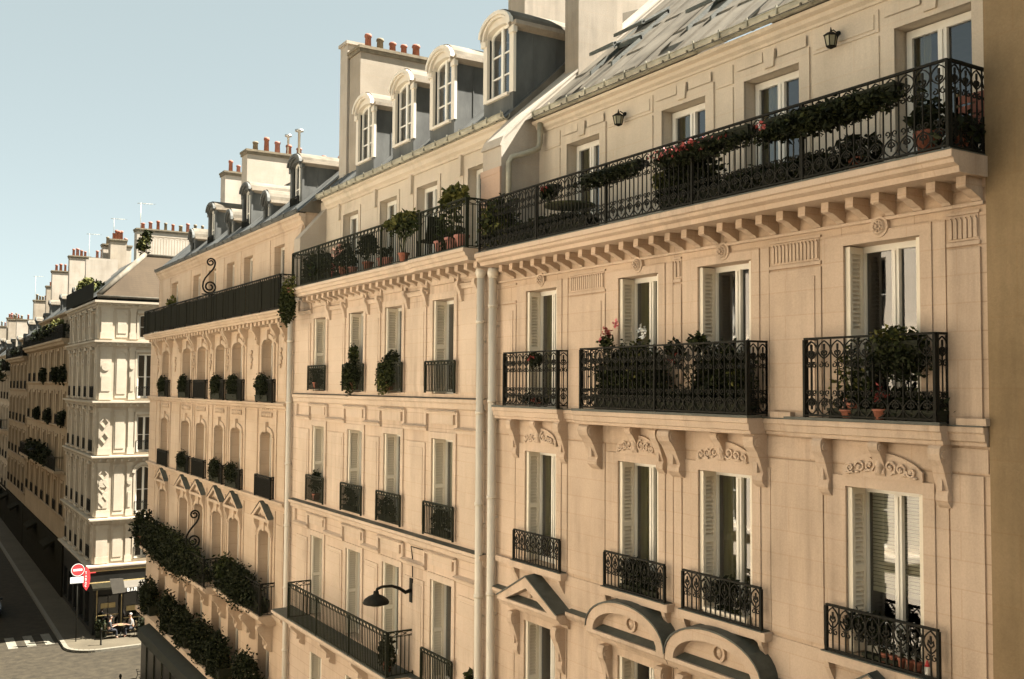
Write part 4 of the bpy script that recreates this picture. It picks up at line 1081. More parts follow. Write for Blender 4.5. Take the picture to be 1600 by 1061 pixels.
    # attic, gutter, roof with tall and small dormers
    fa = right(10.84); A = [(p*1.0, q) for (p, q) in [(46.7, 47.95), (42.75, 43.95), (40.3, 41.45), (37.75, 38.75), (35.45, 36.5), (31.95, 33.0)]]
    mb = MB(fa); wall(mb, Y0, Y1, 2.33, 5.42, [(p, q, 2.36, 4.68) for (p, q) in A], .28); mb.build('wall', M['stone3'], b)
    mb = MB(fa); mb.prism([(-.02, 5.05), (.03, 5.05), (.05, 5.12), (.12, 5.2), (.14, 5.30), (.2, 5.34), (.2, 5.42), (-.02, 5.42)], 'u', Y0, Y1)
    for (p, q) in [(48.2, 49.6), (44.3, 46.3), (41.8, 42.4), (39.1, 39.95), (36.85, 37.4), (33.4, 35.1), (30.3, 31.6)]: mb.box(p, q, -.01, .02, 2.4, 4.95)
    mb.build('moulding', M['stone3trim'], b)
    for (p, q) in A: window(b, fa, p+.02, q-.02, 2.36, 4.66, -.25, mat='cream', bars=1)
    rooms(b, fa, Y0+.1, Y1-.1, [2.35, 5.3], w=-.3, back=-3.2)
    gutter(b, fa, Y0+.05, Y1, .26, 5.54, mat='zinc_blue', pitch=1.2)
    mansard(b, 10.62, Y0, Y1, 5.46, 3.2, 8.44, 5.0, 9.2)
    fd = right(11.3)
    for c in (32.2, 37.8, 42.8): dormer(b, fd, c, .60, 0, 5.55, 7.44, 7.76, 2.3, surround='zinc_blue', wz0=.25, bars=1)
    for c in (35.0, 39.6, 45.6): dormer(b, right(11.2), c, .42, 0, 5.6, 6.55, 6.98, 1.6, surround='zinc_blue', wz0=.35, bars=0)
    for c in (32.2, 37.8, 42.8):
        railing(b, fd, c-.4, c+.4, .06, 5.70, .6, unit_bars, .14, name='guard_rail', posts=3)
    chimney(b, 13.7, 15.6, 49.6, 50.4, 6, 10.6, 4, mat='plaster_white'); chimney(b, 12.5, 15.4, 41.9, 42.7, 6.5, 10.0, 5, mat='plaster_white'); chimney(b, 15.5, 17.5, 41.9, 42.6, 7, 9.7, 2, mat='plaster_white')
    m2 = MB(); m2.lathe(14.4, 42.2, [(.05, 10.0), (.05, 10.9), (.16, 10.95), (.16, 11.02)], 8); m2.lathe(14.9, 42.2, [(.06, 10.0), (.06, 11.2), (.2, 11.24), (.2, 11.32)], 8); m2.build('flue', M['steel'], b)
    mb = MB(); mb.prism([(10.58, 2.4), (10.58, 4.2), (10.9, 5.5), (13.8, 8.3), (13.8, 2.4)], 'w', Y0+.06, Y0+.40); mb.build('party_wall', M['stone3'], b)
    # curled iron finials that mark the middle of the balconies
    for (yy, xc, z, k) in ((38.6, 10.05, 3.46, 1.0), (38.9, 9.70, -6.30, 1.05)):
        f_ = lambda u, w, h, yy=yy, xc=xc, z=z, k=k: (xc + u*k, yy - w, z + h*k)
        mb = MB(f_)
        up = spiral((.12, 1.22), .17, 0, 1.45, n=22)[::-1]
        low = spiral((.10, .27), .27, PI, 1.7, n=30)
        mb.wire(up + [(.27, 1.08), (.20, .94), (.06, .78), (-.08, .60), (-.15, .44)] + low, .028, 0)
        mb.wire([(.10, .0), (.10, -.95)], .024, 0); mb.wire([(-.2, -.02), (.42, -.02)], .02, 0)
        mb.build('iron_scroll', M['iron'], b)
building_three()

# ------------------------------------------------------------------ white corner house across the side street, with a bar on the ground floor
def building_four():
    YF, X0, YB = 65.0, 10.45, 77.4
    b = thing('corner_building', 'white stone corner house with carved relief, slate roof and a bar at street level', 'building', (X0, YF, GZ))
    fs = facing(YF); ft = right(X0)
    fl = [(2.62, 5.05), (-1.13, 2.60), (-4.49, -1.15), (-8.28, -4.51), (-11.1, -8.30)]
    # side front: window bays
    so = []
    cols = [12.78, 15.6, 18.4, 21.2]
    for x in cols:
        so += [(x, x+.82, 2.75, 4.30, .12), (x-.05, x+1.0, -.95, 1.85), (x, x+.95, -4.30, -2.02, .0), (x, x+.98, -8.05, -5.15, .42), (x, x+1.0, -10.85, -8.75)]
    shop = [(10.75, 12.0, GZ+.45, -12.9), (12.25, 13.9, GZ+.15, -12.9), (14.3, 16.2, GZ+.45, -12.9), (16.6, 18.6, GZ+.45, -12.9)]
    mb = MB(fs); wall(mb, X0, 24, -11.1, 5.1, so, .32); mb.build('wall', M['stone4'], b)
    mb = MB(fs); wall(mb, X0, 24, GZ, -11.1, shop, .25); mb.build('shopfront', M['shop'], b)
    to = []; ys = [66.6, 68.9, 71.2, 73.5, 75.8]
    for y in ys: to += [(y, y+.95, 2.75, 4.4), (y, y+1.0, -.95, 1.85), (y, y+1.0, -4.3, -1.9), (y, y+1.0, -8.0, -5.1), (y, y+1.0, -10.85, -8.75)]
    tsh = [(y-.4, y+1.2, GZ+.4, -12.9) for y in ys]
    mb = MB(ft); wall(mb, YF, YB, -11.1, 5.1, to, .32); mb.build('wall', M['stone4'], b)
    mb = MB(ft); wall(mb, YF, YB, GZ, -11.1, tsh, .25); mb.build('shopfront', M['shop'], b)
    mb = MB(); mb.box(X0+.01, 24, YB-.02, YB, GZ, 5.1); mb.box(23.98, 24, YF, YB-.03, GZ, 5.1); mb.build('wall', M['stone4'], b)
    for fr, ops in ((fs, so), (ft, to)):
        for (p, q, za, zb, *ar) in ops:
            a = ar[0] if ar else 0
            window(b, fr, p+.02, q-.02, za, zb, -.26, arch=a*.95, bars=1, mull=.12, fw=.09, curtain=None)
            if za < 2:
                railing(b, fr, p-.05, q+.05, .05, za, .72, unit_bars, .16, name='guard_rail', posts=3, band=.88)
        rooms(b, fr, (X0 if fr is fs else YF)+.4, (24 if fr is fs else YB)-.1, [GZ+.15, -11.15, -8.4, -4.6, -1.2, 2.55, 5.0], w=-.40, back=-3.0)
    # cornices run round the corner
    mb = MB()
    for (z, o, h) in ((5.05, .34, .30), (2.60, .30, .26), (-1.13, .34, .24), (-4.49, .30, .22), (-8.28, .34, .24), (-11.08, .42, .24)):
        for st, (dz, oo) in enumerate(((0, o), (-h*.45, o*.62), (-h*.8, o*.3))):
            zt = z + .02 + dz; zb = z + .02 + (-h*.44 if st == 0 else -h*.79 if st == 1 else -h*1.4)
            mb.prism([(X0-oo, YF-oo), (24.05+st*.01, YF-oo), (24.05+st*.01, YF+.1), (X0+.1, YF+.1), (X0+.1, YB+.02), (X0-oo, YB+.02)], 'z', zb, zt-.001*st)
    mb.build('cornice', M['stone4trim'], b)
    # relief on the side front: corner pilaster, panels, lozenges, window heads
    for i, (za, zb) in enumerate(fl):
        z0, z1 = za+.10, zb-.36
        for (p, q) in ((10.50, 11.25), (12.20, 12.62), (13.95, 14.5), (14.85, 15.4)):
            r = MB(fs)
            r.box(p, q, 0, .07, z0, z0+.40); r.box(p+.05, q-.05, 0, .05, z0+.40, z1-.25); r.box(p, q, 0, .08, z1-.25, z1)
            w_ = q-p; c = (p+q)/2; H = z1-.25-z0-.40
            if H > 1.2:
                if i in (1, 3): r.disc(c, .05, .09, z0+.40+H*.62, min(w_*.34, .26), 16); r.box(p+.12, q-.12, .05, .075, z0+.52, z0+.40+H*.40)
                if i in (2, 3) and w_ > .6:
                    for k in range(2 if i == 2 else 3):
                        zc = z0 + .55 + H*.28*(k+.5)*(1.1 if i == 3 else 1.5); d = .25
                        r.wire([(c-d, zc), (c, zc+d*1.3), (c+d, zc), (c, zc-d*1.3), (c-d, zc)], .035, w=.07, rw=.03)
            r.build('pilaster', M['stone4trim'], b)
        for (p, q) in ((11.42, 12.10), (14.55, 14.82)):
            r = MB(fs)
            r.box(p, q, 0, .03, z0+.1, z1-.15); r.box(p+.08, q-.08, .03, .055, z0+.35, z1-.55)
            r.wire([(p+.06, z1-.5), (p+.12, z1-.3), ((p+q)/2, z1-.22), (q-.12, z1-.3), (q-.06, z1-.5)], .03, w=.05, rw=.03)
            r.build('relief_panel', M['stone4trim'], b)
        r = MB(fs); r.box(10.55, 23.9, 0, .03, z1+.04, z1+.24); x = 10.6
        while x < 23.8: r.box(x, x+.14, .02, .24, z1+.06, z1+.22); x += .42
        r.build('corbel_band', M['stone4trim'], b)
    for (p, q, za, zb, *ar) in so:
        a = ar[0] if ar else 0; r = MB(fs)
        if a > .3:
            c = (p+q)/2; n = 10; h = (q-p)/2+.14
            r.wire([(c-h*math.cos(PI*k/n), zb-a+(a+.16)*math.sin(PI*k/n)) for k in range(n+1)], .10, w=.05, rw=.06)
        else: r.prism([(p-.15, zb+.06), (q+.15, zb+.06), (q+.10, zb+.22), (p-.10, zb+.22)], 'w', 0, .10)
        r.box(p-.14, p-.02, 0, .06, za, zb-a+.07); r.box(q+.02, q+.14, 0, .06, za, zb-a+.07)
        r.build('window_surround', M['stone4trim'], b)
    for i, (za, zb) in enumerate(fl):
        z0, z1 = za+.10, zb-.36
        for (p, q) in [(65.05, 65.8)] + [(y+1.1, y+2.2) for y in ys[:-1]]:
            r = MB(ft); r.box(p, p+.28, 0, .09, z0, z1); r.box(q-.28, q, 0, .09, z0, z1); r.box(p+.2, q-.2, 0, .05, z0+.2, z1-.4)
            for k in range(2): r.blob(((p+q)/2, .08, z1-.5-.5*k), (.16, .09, .18))
            r.build('pilaster', M['stone4trim'], b)
        for y in ys:
            r = MB(ft); r.prism([(y-.15, z1-.18), (y+1.1, z1-.18), (y+.5, z1+.10)], 'w', 0, .16); r.build('window_head', M['stone4trim'], b)
            r = MB(ft); r.box(y-.1, y+1.05, 0, .18, za+.10, za+.22); r.build('sill', M['stone4trim'], b)
        r = MB(ft); r.box(65.1, YB-.1, 0, .03, z1+.04, z1+.24); y = 65.2
        while y < YB-.2: r.box(y, y+.16, .02, .24, z1+.06, z1+.22); y += .5
        r.build('corbel_band', M['stone4trim'], b)
    # roof: hipped slate slope with a lead-covered hip, a railed flat and a broad white stack
    mb = MB(); e = .1
    A0 = (X0-e, YF-e, 5.36); B0 = (24, YF-e, 5.36); A1 = (X0+3.1, YF+2.6, 8.35); B1 = (24, YF+2.6, 8.35); C0 = (X0-e, YB, 5.36); C1 = (X0+3.1, YB, 8.35)
    mb.face([A0, B0, B1, A1], 0); mb.face([C0, A0, A1, C1], 1); mb.face([A1, B1, (24, YB, 8.5), C1], 1); mb.face([C0, C1, (24, YB, 8.5), (24, YB, 5.3)], 1)
    rf = mb.build('roof', [M['slate'], M['zinc_blue']], b)
    mb = MB(); mb.tube([(A0[0]+.02, A0[1]+.02, A0[2]+.05), (A1[0], A1[1], A1[2]+.06)], .17, 8); mb.tube([A1, B1], .13, 8); mb.tube([(X0-.2, YF-.30, 5.30), (24, YF-.30, 5.30)], .09, 8, 0); mb.build('hip', M['zinc'], rf)
    mb = MB(); mb.lathe(15.2, YF+1.35, [(.22, 6.9), (.20, 7.15), (.02, 7.4)], 10); mb.build('vent', M['white'], rf)
    railing(b, facing(YF+2.75), X0+3.2, 24, 0, 8.4, 1.25, unit_bars, .36, returns=(False, False), mat='trellis', posts=3)
    chimney(b, 13.55, 19.5, 70.4, 71.3, 8.0, 10.45, 11, mat='plaster_white', ph=.55)
    chimney(b, 12.9, 14.0, 76.4, 77.3, 7.0, 10.4, 4, mat='plaster'); chimney(b, 12.2, 13.6, 79.5, 80.3, 5.0, 9.3, 3, mat='plaster_white')
    mb = MB(); mb.box(X0+.5, 12.6, 74.2, 74.6, 5.2, 8.6); mb.prism([(X0+.3, 5.2), (X0+.9, 8.9), (13.3, 8.9), (13.3, 5.2)], 'w', 75.6, 76.1); mb.build('party_wall', M['plaster_white'], b)
    mb = MB(ft); mb.box(65.9, YB, .24, .28, 5.2, 6.25); mb.build('privacy_screen', M['screen'], b)
    # bar front
    mb = MB(fs)
    mb.box(X0-.25, 20, .0, .30, -12.05, -11.38); mb.box(X0-.25, 20, .02, .34, -11.42, -11.36, 1); mb.box(X0-.25, 20, .02, .33, -12.10, -12.05, 1)
    for x in (10.6, 12.02, 13.95, 14.2, 16.3): mb.box(x, x+.16, .005, .10, GZ+.15, -12.3, 0); mb.box(x+.06, x+.10, .10, .115, GZ+.3, -12.5, 1)
    for (p, q, za, zb) in shop[:3]: mb.box(p, q, -.2, -.16, za+.75, za+.80, 1); mb.box(p+.2, q-.2, -.2, -.17, za+1.2, za+1.5, 1); mb.box((p+q)/2-.02, (p+q)/2+.02, -.2, -.16, za, zb, 0)
    mb.build('bar_front', [M['shop'], M['shop_trim']], b)
    for (p, q, za, zb) in shop:
        g = MB(fs); g.face([(p, -.21, za), (q, -.21, za), (q, -.21, zb), (p, -.21, zb)]); g.build('pane', M['glass'], b)
    mb = MB(fs); mb.prism([(.34, -12.10), (1.20, -12.36), (1.20, -12.62), (1.18, -12.62), (1.17, -12.38), (.34, -12.13)], 'u', 12.0, 17.5); a = mb.build('awning', M['awning_grey'], b)
    mb = MB(fs); mb.prism([(.30, -12.1), (.95, -12.3), (.95, -12.42), (.30, -12.2)], 'u', 10.3, 11.9); mb.build('awning', M['awning'], b)
    mb = MB(fs)                                # BAR on the awning's edge
    def strokes(ch, x, z, h):
        wd = h*.62
        S = {'B': [[(0, 0), (0, 1), (.75, .95), (.9, .78), (.7, .54), (0, .52)], [(.7, .54), (1, .3), (.8, .05), (0, 0)]], 'A': [[(0, 0), (.5, 1), (1, 0)], [(.2, .38), (.8, .38)]],
             'R': [[(0, 0), (0, 1), (.8, .95), (.95, .75), (.75, .5), (0, .5)], [(.5, .5), (1, 0)]], 'T': [[(0, 1), (1, 1)], [(.5, 1), (.5, 0)]], 'C': [[(1, .85), (.6, 1), (.1, .8), (0, .5), (.1, .2), (.6, 0), (1, .15)]]}[ch]
        return [[(x+p[0]*wd, z+p[1]*h) for p in st] for st in S], wd
    x = 12.22
    for ch in 'BAR':
        st, wd = strokes(ch, x, -12.59, .19)
        for l in st: mb.wire(l, .02, w=1.212, rw=.008)
        x += wd + .09
    mb.build('lettering', M['sign_white'], a)
    mb = MB(fs); mb.prism([(11.18, -11.75), (11.95, -11.78), (12.10, -12.62), (11.38, -12.66)], 'w', 1.22, 1.26); mb.build('awning_flap', M['awning_grey'], b)
    # red cigar-shaped shop sign with its letters downwards
    t = thing('shop_sign', 'red lozenge tobacco sign hanging from the corner of the white house', 'sign', (9.95, 64.4, -11.6))
    fs2 = facing(64.4); mb = MB(fs2); pts = [(9.95, -10.95), (10.15, -11.25), (10.19, -11.7), (10.13, -12.15), (9.98, -12.42), (9.80, -12.15), (9.74, -11.7), (9.78, -11.25)]
    mb.prism(pts, 'w', -.09, .09); mb.box(10.0, 10.5, -.02, .02, -11.42, -11.38, 0); mb.build('board', M['sign_red'], t)
    mb = MB(fs2)
    for i, ch in enumerate('TABAC'):
        st, wd = strokes(ch, 9.90, -11.42-.19*i, .13)
        for l in st: mb.wire(l, .014, w=.096, rw=.006)
    mb.build('lettering', M['sign_white'], t)
    t = thing('road_sign', 'round red no entry sign with a white bar, above a pale blue plate', 'sign', (9.42, 63.9, GZ+.13))
    fs3 = facing(63.9); mb = MB(fs3); mb.tube([(9.42, -.05, GZ+.13), (9.42, -.05, -10.75)], .03, 8); mb.build('pole', M['iron'], t)
    mb = MB(fs3); mb.disc(9.42, 0, .02, -11.07, .36, 28); d = mb.build('disc', M['sign_red'], t)
    mb = MB(fs3); mb.box(9.17, 9.67, .0205, .026, -11.13, -11.01); mb.wire([(9.42+.355*math.cos(2*PI*k/28), -11.07+.355*math.sin(2*PI*k/28)) for k in range(29)], .014, w=.022, rw=.005); mb.build('bar', M['sign_white'], d)
    mb = MB(fs3); mb.box(9.02, 9.74, 0, .02, -11.84, -11.48); p = mb.build('plate', M['sign_white'], t)
    mb = MB(fs3); mb.box(9.07, 9.60, .0205, .024, -11.80, -11.70); mb.prism([(9.2, -11.66), (9.5, -11.66), (9.62, -11.58), (9.5, -11.53), (9.2, -11.55)], 'w', .0205, .024); mb.build('arrow', M['sign_blue'], p)
building_four()

# ------------------------------------------------------------------ houses farther along the street
def far_house(y0, y1, ztop, mat, label, seed, attic=2.6, ncol=6, roofm='zinc_blue', dx=0.0, balc=()):
    g = random.Random(seed); x = PX + dx; fr = right(x)
    b = thing('apartment_building', label, 'building', (x, (y0+y1)/2, GZ), 'apartment houses along the street')
    fh = 3.25; ops = []; z = ztop - .55; rows = []
    while z - 2.3 > GZ + 3.6:
        rows.append((z-2.3, z)); z -= fh
    st = (y1-y0)/ncol; cols = [(y0 + st*(k+.5) - .55, y0 + st*(k+.5) + .55) for k in range(ncol)]
    ops = [(p, q, a, c) for (a, c) in rows for (p, q) in cols] + [(p-.5, q+.5, GZ+.2, GZ+3.0) for (p, q) in cols]
    mb = MB(fr); wall(mb, y0, y1, GZ, ztop, ops, .32)
    for y in (y0, y1): mb.face([(y, 0, GZ), (y, -11, GZ), (y, -11, ztop+attic), (y, -1.0, ztop+attic), (y, -1.0, ztop), (y, 0, ztop)])
    mb.build('wall', M[mat], b)
    mb = MB(fr)
    for (a, c) in rows:
        for (p, q) in cols:
            mb.box(p-.16, p, 0, .06, a, c); mb.box(q, q+.16, 0, .06, a, c); mb.box(p-.2, q+.2, 0, .09, c, c+.2)
        for k in range(ncol+1):
            u = y0 + st*k; mb.box(max(y0, u-.22), min(y1, u+.22), 0, .05, a, c+.3)
        mb.prism([(0, a-.02), (.15, a-.05), (.15, a-.13), (.05, a-.25), (0, a-.25)], 'u', y0+.02, y1-.02)
    mb.build('moulding', M[mat], b)
    mb = MB(fr); mb.box(y0+.1, y1-.1, 0, .14, GZ+.13, GZ+3.9)  # near-black ground floor put in to deepen the shade at street level
    for k in range(ncol): mb.prism([(.14, GZ+3.6), (.9, GZ+3.2), (.9, GZ+2.95), (.14, GZ+3.4)], 'u', y0+st*k+.4, y0+st*(k+1)-.4, 1) if k % 3 == 1 else None
    mb.build('shopfront', [M['awning'], M['awning']], b)
    mb = MB(fr); mb.prism([(-.95, ztop+.26), (.55, ztop+.26), (.55, ztop+.10), (.42, ztop+.02), (.36, ztop-.15), (.05, ztop-.25), (-.95, ztop-.25)], 'u', y0, y1); mb.build('cornice', M[mat], b)
    railing(b, fr, y0+.1, y1-.1, .5, ztop+.27, 1.0, unit_bars, .3, returns=(True, False), wall_w=-.9, band=.88)
    for i, (a, c) in enumerate(rows):
        for (p, q) in cols:
            window(b, fr, p, q, a, c, -.29, mat='cream', bars=1)
            if i % 4 not in balc: railing(b, fr, p-.15, q+.15, .1, a, .75, unit_bars, .22, name='guard_rail', posts=3)
    for i in balc:
        if i < len(rows):
            a = rows[i][0]; mb = MB(fr); mb.box(y0+st*.3, y1-st*.3, 0, .7, a-.2, a-.02); mb.build('balcony_slab', M[mat], b)
            railing(b, fr, y0+st*.35, y1-st*.35, .65, a-.01, 1.0, unit_bars, .26, band=.88)
    rooms(b, fr, y0+.1, y1-.1, [GZ+.15] + [a-.2 for (a, c) in rows[::-1]] + [ztop-.3], w=-.36, back=-2.6)
    fa = right(x+1.0); at = [(p, q, ztop+.35, ztop+2.1) for (p, q) in cols]
    mb = MB(fa); wall(mb, y0, y1, ztop+.2, ztop+attic, at, .25); mb.prism([(0, ztop+attic-.15), (.3, ztop+attic-.02), (.3, ztop+attic+.1), (0, ztop+attic+.1)], 'u', y0, y1); mb.build('wall', M[mat], b)
    for (p, q, a, c) in at: window(b, fa, p, q, a, c, -.22, mat='cream', bars=1)
    mansard(b, x+.8, y0, y1, ztop+attic+.05, 2.2, ztop+attic+2.2, 5.0, ztop+attic+3.6, mat=roofm, pitch=.9)
    for k, c in enumerate(cols[::2]):
        dormer(b, right(x+1.5), sum(c)/2, .55, 0, ztop+attic+.2, ztop+attic+1.8, ztop+attic+2.15, 1.8, surround='zinc_blue', wz0=.3, bars=1)
    for yy in (y0+.1, (y0+y1)/2, y1-.9):
        h = g.uniform(4.3, 5.6); x0 = x + g.uniform(1.5, 2.6)
        chimney(b, x0, x0+g.uniform(1.6, 2.6), yy, yy+.75, ztop+1.5, ztop+attic+h, g.choice([3, 4, 5]), mat=g.choice(['plaster', 'plaster_white']))
    return b, rows, cols, fr
FH = [far_house(77.5, 103.6, 2.95, 'stone6', 'ochre house beyond the white corner house, plants on its window rails', 3, ncol=7, balc=(2,)),
      far_house(103.7, 121, 2.25, 'stone5', 'brown narrow house beyond the ochre house, seen at a sharp angle', 5, ncol=5, attic=2.3),
      far_house(121.1, 150, 1.0, 'stone4', 'grey pale house with a black terrace, near the left edge', 8, ncol=8, attic=2.3, balc=(1,)),
      far_house(150.1, 190, 1.6, 'stone5', 'farthest visible house at the left edge, a thin strip of wall', 9, ncol=9, attic=2.2)]

# the sunlit houses on the other side of the street (behind the camera: pale ones throw light back, dark ones are toned to cut it; all show in the panes)
def opposite(y0, y1, ztop, label, seed, mat='stoneopp'):
    g = random.Random(seed); fr = left(-3.0); b = thing('opposite_building', label, 'building', (-3.0, (y0+y1)/2, GZ), 'houses across the street')
    n = max(2, int((y1-y0)/2.9)); st = (y1-y0)/n; cols = [(y0+st*(k+.5)-.55, y0+st*(k+.5)+.55) for k in range(n)]
    rows = [(z, z+2.2) for z in (-11.0, -7.9, -4.7, -1.5, 1.7)]
    ops = [(p, q, a, c) for (a, c) in rows for (p, q) in cols]
    mb = MB(fr); wall(mb, y0, y1, -11.4, ztop, ops, .3)
    for y in (y0, y1): mb.face([(y, 0, GZ), (y, -11, GZ), (y, -11, ztop), (y, 0, ztop)])
    mb.prism([(0, ztop), (.5, ztop), (.5, ztop-.2), (.1, ztop-.5), (0, ztop-.5)], 'u', y0, y1)
    for (a, c) in rows: mb.prism([(0, a-.1), (.25, a-.12), (.25, a-.25), (0, a-.35)], 'u', y0, y1)
    mb.build('wall', M[mat], b)
    mb = MB(fr); mb.box(y0, y1, -.3, .02, GZ, -11.45); mb.build('shopfront', M['shop'], b)  # unseen black base, keeps bounced light off the lower street
    for (p, q, a, c) in ops: window(b, fr, p, q, a, c, -.26, bars=1)
    rooms(b, fr, y0+.1, y1-.1, [-11.4, -8.1, -4.9, -1.7, 1.5, ztop-.2], w=-.32, back=-2.5)
    mb = MB(); mb.prism([(-2.9, ztop), (-4.8, ztop+2.8), (-14, ztop+3.4), (-14, ztop)], 'w', y0, y1); mb.build('roof', M['zinc'], b)
for a in ((-70, 8.9, 4.6, 'stone house on the camera side of the street', 1, 'render_dark'), (9.0, 24, 5.4, 'sunlit stone house across from the attic terrace', 2), (24.1, 50.4, 4.8, 'sunlit stone corner house across from the arched windows', 3), (64.6, 100, 5.2, 'house across from the white corner house', 4, 'render_dark'), (100.1, 190, 4.6, 'long house across from the farthest houses', 5, 'render_dark')):  # first house runs far back to block low sky light
    opposite(*a)

# ------------------------------------------------------------------ plants, pots and furniture on the balconies
F1 = right(PX); LD, LG, LL = 'leaf_dark', 'leaf', 'leaf_light'
def balcony_things():
    P = plant; G1 = 'plants on the attic terrace'; z = 2.67
    # attic terrace of the first house (w .0-.6 stands behind the railing)
    P('dense dark green hedge filling the lower half of the attic railing beside the party wall', 'hedge', F1, 15.4, .40, z, [(LD, (0, .0, .22), (1.8, .16, .22), 2600, .065), (LG, (.2, .02, .26), (1.5, .15, .22), 500, .06)], G1, 'hedge_box', (3.4, .30, .22), 'iron_green')
    P('yellow green climbing shrub covering the far end of the attic railing', 'shrub', F1, 16.75, .42, z, [(LG, (0, .02, .52), (.48, .30, .56), 700, .085), (LL, (.05, .06, .55), (.45, .28, .50), 420, .08)], G1)
    P('tall dark bush standing at mid terrace with a stray yellow green shoot', 'bush', F1, 11.25, .36, z, [(LD, (0, .03, .42), (.62, .16, .48), 2600, .065), (LG, (.3, .02, .40), (.5, .16, .42), 420, .06), (LL, (.62, .1, .55), (.16, .14, .30), 60, .09)], G1, 'hedge_box', (1.0, .30, .25), 'iron_green')
    P('low dark shrubs in a trough below the red geraniums', 'shrub', F1, 10.05, .38, z, [(LD, (0, .0, .20), (.8, .16, .22), 1500, .065), (LG, (-.2, .02, .24), (.6, .16, .2), 260, .06)], G1, 'hedge_box', (1.4, .28, .22), 'iron_green')
    P('dark rounded shrub at the foot of the railing before the third attic window', 'shrub', F1, 9.05, .38, z, [(LD, (0, .0, .18), (.7, .16, .20), 1200, .065), (LG, (0, .02, .2), (.50, .16, .2), 200, .06)], G1, 'hedge_box', (1.1, .28, .20), 'iron_green')
    P('small spiky plant at the foot of the railing between two attic windows', 'shrub', F1, 8.2, .36, z, [(LD, (0, 0, .26), (.34, .22, .24), 320, .09)], G1)
    P('plant in a round clay pot near the corner of the attic terrace', 'potted plant', F1, 7.15, .40, z, [(LD, (0, 0, .44), (.26, .2, .20), 220, .08)], G1, potr=.16, poth=.30)
    P('low bush in the near corner of the attic terrace against the tan wall', 'bush', F1, 6.84, .30, z, [(LD, (.0, -.35, .24), (.14, .75, .24), 420, .085)], G1)
    P('long flower box of trailing red geraniums hanging on the attic railing', 'flower box', F1, 10.7, .60, 3.44, [(LD, (0, .07, .02), (1.05, .12, .13), 1500, .05, .08), ('flower_red', (.15, .21, .05), (.95, .06, .10), 60, .055)], G1, 'flower_box', (1.9, .18, .16), 'iron_green')
    P('thick dark ivy box hanging along the near part of the attic railing', 'flower box', F1, 8.45, .60, 3.42, [(LD, (0, .07, .02), (1.15, .13, .17), 3200, .055, .08), (LG, (.1, .10, .04), (1.05, .11, .14), 260, .05, .06), ('flower_red', (.95, .22, .06), (.12, .05, .06), 14, .055)], G1, 'flower_box', (2.1, .18, .16), 'iron_green')
    P('short box of sparse greenery with one red bloom above the green table', 'flower box', F1, 14.7, .60, 3.46, [(LD, (0, .03, 0), (.22, .14, .14), 160, .07), ('flower_red', (0, .14, .07), (.09, .06, .06), 14, .07)], G1, 'flower_box', (.34, .15, .13), 'iron_green')
    P('dark trailing greenery in a box on the railing before the second attic window', 'flower box', F1, 12.9, .60, 3.44, [(LD, (0, .07, .02), (.85, .12, .12), 900, .05, .06)], G1, 'flower_box', (1.5, .16, .14), 'iron_green')
    t = thing('garden_table', 'small green folding table standing behind the attic railing', 'table', F1(14.9, .05, z))
    m = MB(F1); m.prism([(14.9+.48*math.cos(2*PI*k/20), .05+.48*math.sin(2*PI*k/20)) for k in range(20)], 'z', 3.30, 3.335); m.build('table_top', M['fabric_green'], t)
    for a in (0, 2.1, 4.2):
        m = MB(F1); m.tube([(14.9+.3*math.cos(a), .05+.3*math.sin(a), z), (14.9-.2*math.cos(a), .05-.2*math.sin(a), 3.30)], .014, 6); m.build('leg', M['iron'], t)
    t = thing('wooden_crate', 'open orange wooden crate on the near end of the attic terrace', 'crate', F1(7.0, -.35, z))
    m = MB(F1)
    for k in range(4):
        m.box(6.78, 7.2, -.20, -.18, z+.32+k*.13, z+.42+k*.13); m.box(6.78, 7.2, -.52, -.50, z+.32+k*.13, z+.42+k*.13); m.box(6.78, 6.80, -.50, -.20, z+.32+k*.13, z+.42+k*.13)
    m.build('slats', M['terracotta'], t); m = MB(F1)
    for (u, w) in ((6.8, -.2), (7.18, -.2), (6.8, -.5), (7.18, -.5)): m.box(u-.02, u+.02, w-.02, w+.02, z, z+.85)
    m.build('frame', M['trellis'], t)
    t = tag(None or (lambda m: (m.tube([(11.95, -.2, z+.2), (11.98, -.2, z+1.25)], .008, 5), m.tube([(11.93, -.2, z+.2), (11.86, -.22, z+1.22)], .008, 5), m.build('plant_stake', M['terracotta'], origin=F1(11.95, -.2, z)))[-1])(MB(F1)), 'two thin reddish canes rising above the railing beside the second attic window', 'canes')
    # middle balconies
    G2 = 'plants on the carved balconies'; z = -.39
    P('low reddish green plant in a dish at the foot of the leftmost carved balcony', 'potted plant', F1, 15.75, .14, z, [(LD, (.2, 0, .10), (.55, .09, .11), 200, .06), ('flower_red', (0, .05, .12), (.22, .05, .05), 14, .05)], G2, potr=.09, poth=.08)
    P('small red flowered plant on the top rail of the leftmost carved balcony', 'flower box', F1, 15.70, .26, .42, [(LD, (0, .02, .06), (.20, .12, .15), 150, .06), ('flower_red', (0, .1, .10), (.14, .06, .07), 10, .05)], G2, 'flower_box', (.30, .12, .12), 'iron_green')
